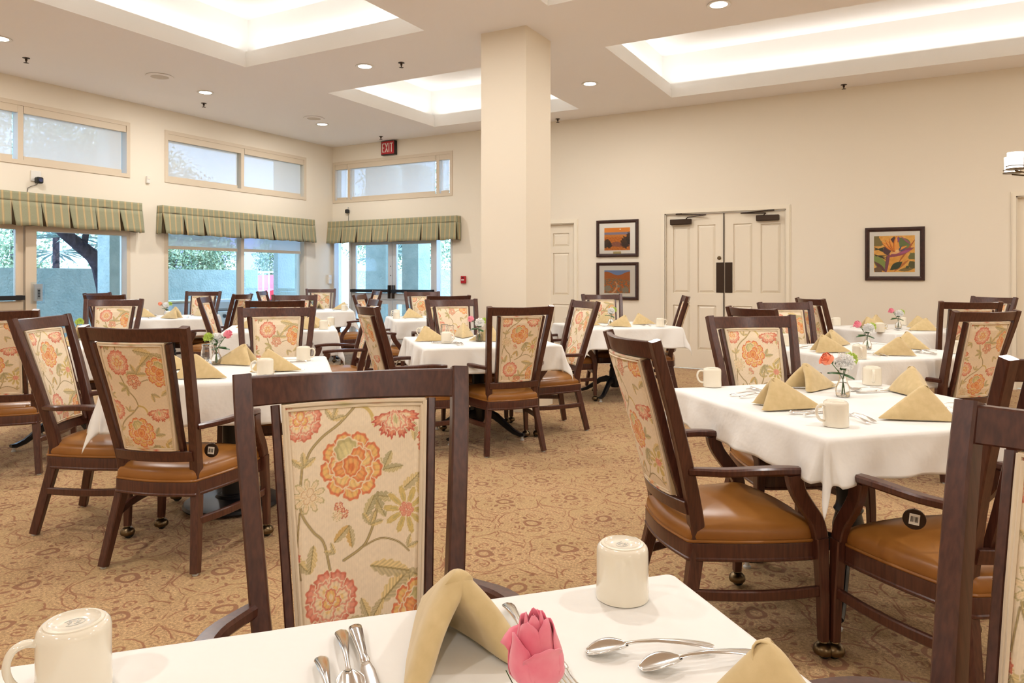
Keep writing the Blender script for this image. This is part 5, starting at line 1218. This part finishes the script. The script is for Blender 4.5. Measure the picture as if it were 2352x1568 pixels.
SD = {'n': (-PI/2, 'near'), 'f': (PI/2, 'far'), 'l': (PI, 'left'), 'r': (0, 'right')}
def seatv(T, s_):
    x, y, a, kind, d, hd, off, des = TA[T]; g = math.radians(hd); an = g+SD[s_][0]; o_ = Vector((math.cos(an), math.sin(an))); return Vector((x, y)), o_, Vector((-o_.y, o_.x))*-1 if False else Vector((o_.y, -o_.x))*-1, a
def setting(T, s_, nap=None, mug=None, fl='ffks', jit=1, nap_rot=None):
    """one place: out = unit vector to the diner, rt = the diner's right"""
    c, out, rt, a = seatv(T, s_); rt = Vector((-out.y, out.x)); r = random.Random(T+s_); des = TA[T][7]; sn = SD[s_][1]
    J = lambda q: r.uniform(-q, q)*jit
    p = c+out*.30+rt*J(.02)
    if nap is not False:
        P = nap if nap else (p.x, p.y); rot = math.radians(nap_rot) if nap_rot is not None else math.atan2(out.y, out.x)+J(.5)
        put(NAP, P[0], P[1], rot, 'folded tan napkin, %s side of the %s' % (sn, des), 'standing tan napkins')
    if mug is not False:
        q = c+out*.34+rt*.36
        if mug: mx, my, ma = mug
        else: mx, my, ma = q.x+J(.03), q.y+J(.03), math.degrees(math.atan2(out.y, out.x)+PI/2)+J(60)
        put(MUG, mx, my, math.radians(ma), 'upturned cream mug for the %s seat of the %s' % (sn, des), 'upturned cream mugs')
    ho = math.atan2(out.y, out.x)-PI/2                # +y local = towards diner
    n = {'f': 0, 's': 0}
    for k in fl:
        if k == 'f':
            n['f'] += 1; q = c+out*(.20+J(.01)) - rt*(.15+.045*n['f']); w_ = ('inner', 'outer')[n['f']-1] if fl.count('f') > 1 else 'steel'
            put(FRK, q.x, q.y, ho+J(.12), '%s fork at the %s seat of the %s' % (w_, sn, des), 'forks on the tables')
        if k == 'k': q = c+out*(.19+J(.01)) + rt*.175; put(KNF, q.x, q.y, ho+J(.1), 'steel knife at the %s seat of the %s' % (sn, des), 'knives on the tables')
        if k == 's': q = c+out*(.20+J(.01)) + rt*.225; put(SPN, q.x, q.y, ho+J(.12), 'steel spoon at the %s seat of the %s' % (sn, des), 'spoons on the tables')
D = math.degrees; TH29 = 29
# large right table
setting('T1', 'l', nap=(8.79, -6.87), mug=(8.996, -7.139, 214), nap_rot=24)
setting('T1', 'f', nap=(8.83, -6.30), mug=(8.409, -6.449, 209), nap_rot=50)
setting('T1', 'r', nap=(9.24, -6.26), mug=(9.064, -6.024, 279), nap_rot=-75, fl='fks')
setting('T1', 'n', nap=(9.235, -6.86), mug=False, nap_rot=218)
# second right table
setting('T2', 'l', nap=(8.74, -4.52), mug=(8.947, -4.85, 284), nap_rot=20)
setting('T2', 'f', nap=(8.74, -3.98), mug=(8.410, -4.179, 119), nap_rot=50, fl='fs')
setting('T2', 'n', nap=(9.13, -4.52), mug=(9.50, -4.20, 119), nap_rot=215)
setting('T2', 'r', nap=(9.24, -3.98), mug=False, nap_rot=-40, fl='fs')
setting('T3', 'l', nap_rot=20, fl='fs', mug=(8.985, -2.36, 29)); setting('T3', 'f', nap_rot=-100, fl='s', mug=(8.56, -1.62, 209)); setting('T3', 'n', nap_rot=215, fl='fs', mug=False); setting('T3', 'r', nap_rot=-40, fl='s', mug=(9.16, -1.22, 119))
setting('T4', 'f', nap=(6.30, -2.42), nap_rot=-30, mug=False, fl='fs'); setting('T4', 'l', nap=(6.25, -2.86), nap_rot=10, mug=(6.02, -2.80, 209), fl='s'); setting('T4', 'r', nap=(6.70, -2.40), nap_rot=20, mug=False, fl='fs'); setting('T4', 'n', nap=(6.62, -2.84), nap_rot=200, mug=(6.98, -2.66, 29), fl='fs')
setting('T5', 'l', nap=(5.86, -5.15), mug=(5.60, -4.86, 209), nap_rot=24); setting('T5', 'f', nap=(5.90, -4.72), mug=(6.08, -5.24, -1), nap_rot=-60); setting('T5', 'n', nap=(6.26, -4.93), mug=False, nap_rot=210); setting('T5', 'r', mug=False, nap_rot=100, fl='fks')
setting('T6', 'l', nap=(3.78, -2.62), mug=(3.72, -2.86, 209), nap_rot=24, fl='fs'); setting('T6', 'f', nap=(3.86, -2.26), mug=(3.40, -2.45, 209), nap_rot=-60, fl='fs'); setting('T6', 'n', nap_rot=210, fl='s', mug=False); setting('T6', 'r', mug=False, nap_rot=100, fl='s')
setting('T7', 'f', nap=(5.76, -6.95), mug=(5.960, -6.620, 29), nap_rot=212); setting('T7', 'r', nap=(6.18, -7.05), mug=False, nap_rot=28, fl='fks'); setting('T7', 'n', nap=(6.06, -7.42), mug=(6.268, -7.196, 229), nap_rot=15); setting('T7', 'l', nap=(5.62, -7.30), mug=False, nap_rot=40)
setting('T8', 'n', nap=(4.03, -4.68), mug=(4.19, -4.60, 59), nap_rot=200, fl='fs'); setting('T8', 'r', nap=(3.90, -4.40), mug=(3.85, -4.14, 119), nap_rot=40, fl='s'); setting('T8', 'f', mug=(3.22, -4.70, 119), fl='s'); setting('T8', 'l', mug=False, fl='s')
setting('T9', 'n', nap=(1.30, -1.92), mug=(1.75, -1.62, 29), nap_rot=200, fl='fs'); setting('T9', 'r', nap=(1.48, -1.38), mug=(1.32, -1.12, 119), nap_rot=220, fl='fs'); setting('T9', 'l', mug=False, fl='s'); setting('T9', 'f', mug=False, fl='s')
setting('T10', 'n', nap=(1.28, -4.18), mug=(1.20, -4.16, 29), nap_rot=210, fl='fs'); setting('T10', 'r', nap=(1.10, -3.62), mug=False, nap_rot=-30, fl='s'); setting('T10', 'l', mug=False, nap_rot=20, fl='fs'); setting('T10', 'f', mug=(.5, -4.0, 119), fl='s')
setting('T11', 'r', nap=(3.72, -6.40), mug=False, nap_rot=20, fl='s'); setting('T11', 'n', mug=False, nap_rot=30, fl='fs'); setting('T11', 'l', fl='s'); setting('T11', 'f', fl='s', mug=False)
# nearest table
m0 = put(MUG, 8.303, -9.327, math.radians(250), 'large upturned cream mug at the bottom left corner of the picture', 'upturned cream mugs'); m1 = put(MUG, 8.811, -8.748, math.radians(89), 'upturned cream mug at the right corner of the nearest table, before the carpet', 'upturned cream mugs')
b = MB(); r = random.Random(4)
for k in range(9): a = k*2*PI/9; b.tube([(.003*math.cos(a), .003*math.sin(a), .0835), (.008*math.cos(a+.4), .008*math.sin(a+.4), .0835)], .0004, 4)
b.tube([(.012*math.cos(a), .009*math.sin(a), .0835) for a in np.linspace(.6, 5.6, 20)], .0004, 4)
me = b.mesh(False, 'base_stamp', False)
for o in (m0, m1): link('base_stamp', me, MT['alu'], o)
put(NAP, 8.652, -9.008, math.radians(141), 'large folded tan napkin with open back standing left of the pink rose', 'standing tan napkins'); put(NAP, 9.113, -9.051, math.radians(-35), 'folded tan napkin at the bottom edge, right of the two spoons', 'standing tan napkins')
def lay_(proto, tip, end, label, group):              # tip at origin, +y towards handle end
    an = math.atan2(end[1]-tip[1], end[0]-tip[0]); return put(proto, tip[0], tip[1], an-PI/2, label, group)
lay_(FRK, (8.668, -9.252), (8.521, -9.125), 'steel fork, leftmost piece of the trio at the bottom edge', 'forks on the nearest table')
lay_(SPN, (8.628, -9.182), (8.499, -9.061), 'steel spoon between the fork and knife at the bottom edge', 'spoons on the nearest table')
lay_(KNF, (8.675, -9.185), (8.512, -9.046), 'steel knife right of the spoon at the bottom edge', 'knives on the nearest table')
lay_(FRK, (8.792, -9.012), (8.666, -8.870), 'steel fork handle showing just above the pink rose', 'forks on the nearest table'); lay_(FRK, (8.850, -9.030), (8.720, -8.898), 'second fork, its tines showing under the pink rose', 'forks on the nearest table')
lay_(SPN, (8.829, -8.939), (8.965, -8.853), 'steel spoon nearer the upturned mug, bowl to the left', 'spoons on the nearest table'); lay_(SPN, (8.907, -8.943), (9.035, -8.838), 'steel spoon beside the bottom-edge napkin, bowl to the left', 'spoons on the nearest table')
# glasses and flowers
for (x, y, l) in ((5.80, -4.86, 'upturned water glass behind the leftmost napkin of the centre table'), (5.90, -4.92, 'upturned water glass in the middle of the centre table'), (6.36, -4.78, 'upturned water glass behind the near chair of the centre table'), (5.550, -6.992, 'upturned cut water glass beside the vase on the left table')):
    put(GLS, x, y, .3, l, 'upturned water glasses')
def cw(dx, dy):                                       # picture-right / away offsets -> room axes
    c, s_ = math.cos(math.radians(29)), math.sin(math.radians(29)); return (dx*c-dy*s_, dx*s_+dy*c)
ROSE_P = mk_rose(MT['rose'], .023, .052, .160, cw(-.050, .0)); mk_leaves(ROSE_P, [((*[q*.6 for q in cw(-.03, 0)], .10), math.radians(209), .06, .024, .1)]); ROSE_C = mk_rose(MT['coral'], .026, .050, .148, cw(-.056, -.01), openness=.006)
CAR_W = mk_carnation(MT['wcarn'], .037, .145, cw(.004, -.010), n=90); CAR_G = mk_carnation(MT['gcarn'], .029, .158, cw(.038, .014), seed=7, n=60)
mk_leaves(CAR_W, [((0, 0, .10), math.radians(200), .065, .026, .3), ((0, 0, .115), math.radians(100), .075, .030, 1.1), ((0, 0, .10), math.radians(-20), .050, .020, -.1)])
BIG = mk_carnation(MT['wcarn'], .033, .150, cw(.004, -.008)); bpy.data.objects.remove(BIG.children[0]) if False else None
for o in (ROSE_P, ROSE_C, CAR_W, CAR_G): index_kids(o)
for q in list(BIG.children): bpy.data.objects.remove(q)
bpy.data.objects.remove(BIG)
VD = {'T1': (8.970, -6.471, 0), 'T2': (8.962, -4.200, 0), 'T3': (9.13, -1.78, 0), 'T4': (6.445, -2.68, 0), 'T5': (6.232, -5.0, 0), 'T7': (5.669, -7.022, 0), 'T9': (1.12, -1.62, 0), 'T10': (.82, -3.93, 0), 'T11': (3.47, -6.60, 0)}
FL = {'T1': 'CWG', 'T2': 'PWG', 'T3': 'PWG', 'T4': 'WG', 'T5': 'PWG', 'T7': 'GWP', 'T9': 'GW', 'T10': 'CGW', 'T11': 'CG'}
ROT = {'T7': 180, 'T9': 180, 'T11': 0, 'T10': 0}
for T, (x, y, r_) in VD.items():
    des = TA[T][7]; put(VAS, x, y, 0, 'small clear glass bud vase on the %s' % des, 'bud vases')
    for k in FL[T]:
        pr, nm = {'P': (ROSE_P, 'pink rose'), 'C': (ROSE_C, 'coral rose'), 'W': (CAR_W, 'white carnation'), 'G': (CAR_G, 'lime green carnation')}[k]
        put(pr, x, y, math.radians(ROT.get(T, 0)), '%s in the bud vase on the %s' % (nm, des), 'flowers in the bud vases')
x0, y0 = 8.957, -9.327
put(VAS, x0, y0, 0, 'bud vase on the nearest table, under the big pink rose', 'bud vases')
br = mk_rose(MT['rose'], .0225, .064, .186, cw(-.004, -.004), openness=.0030); mk_leaves(br, [((0, 0, .13), math.radians(200), .075, .012, .45), ((0, 0, .10), math.radians(185), .085, .016, .45), ((0, 0, .13), math.radians(20), .05, .010, .3)])
br.location = (x0, y0, TOP); br['label'] = 'large pink rose in close-up at the bottom centre of the picture'; br['group'] = 'flowers in the bud vases'
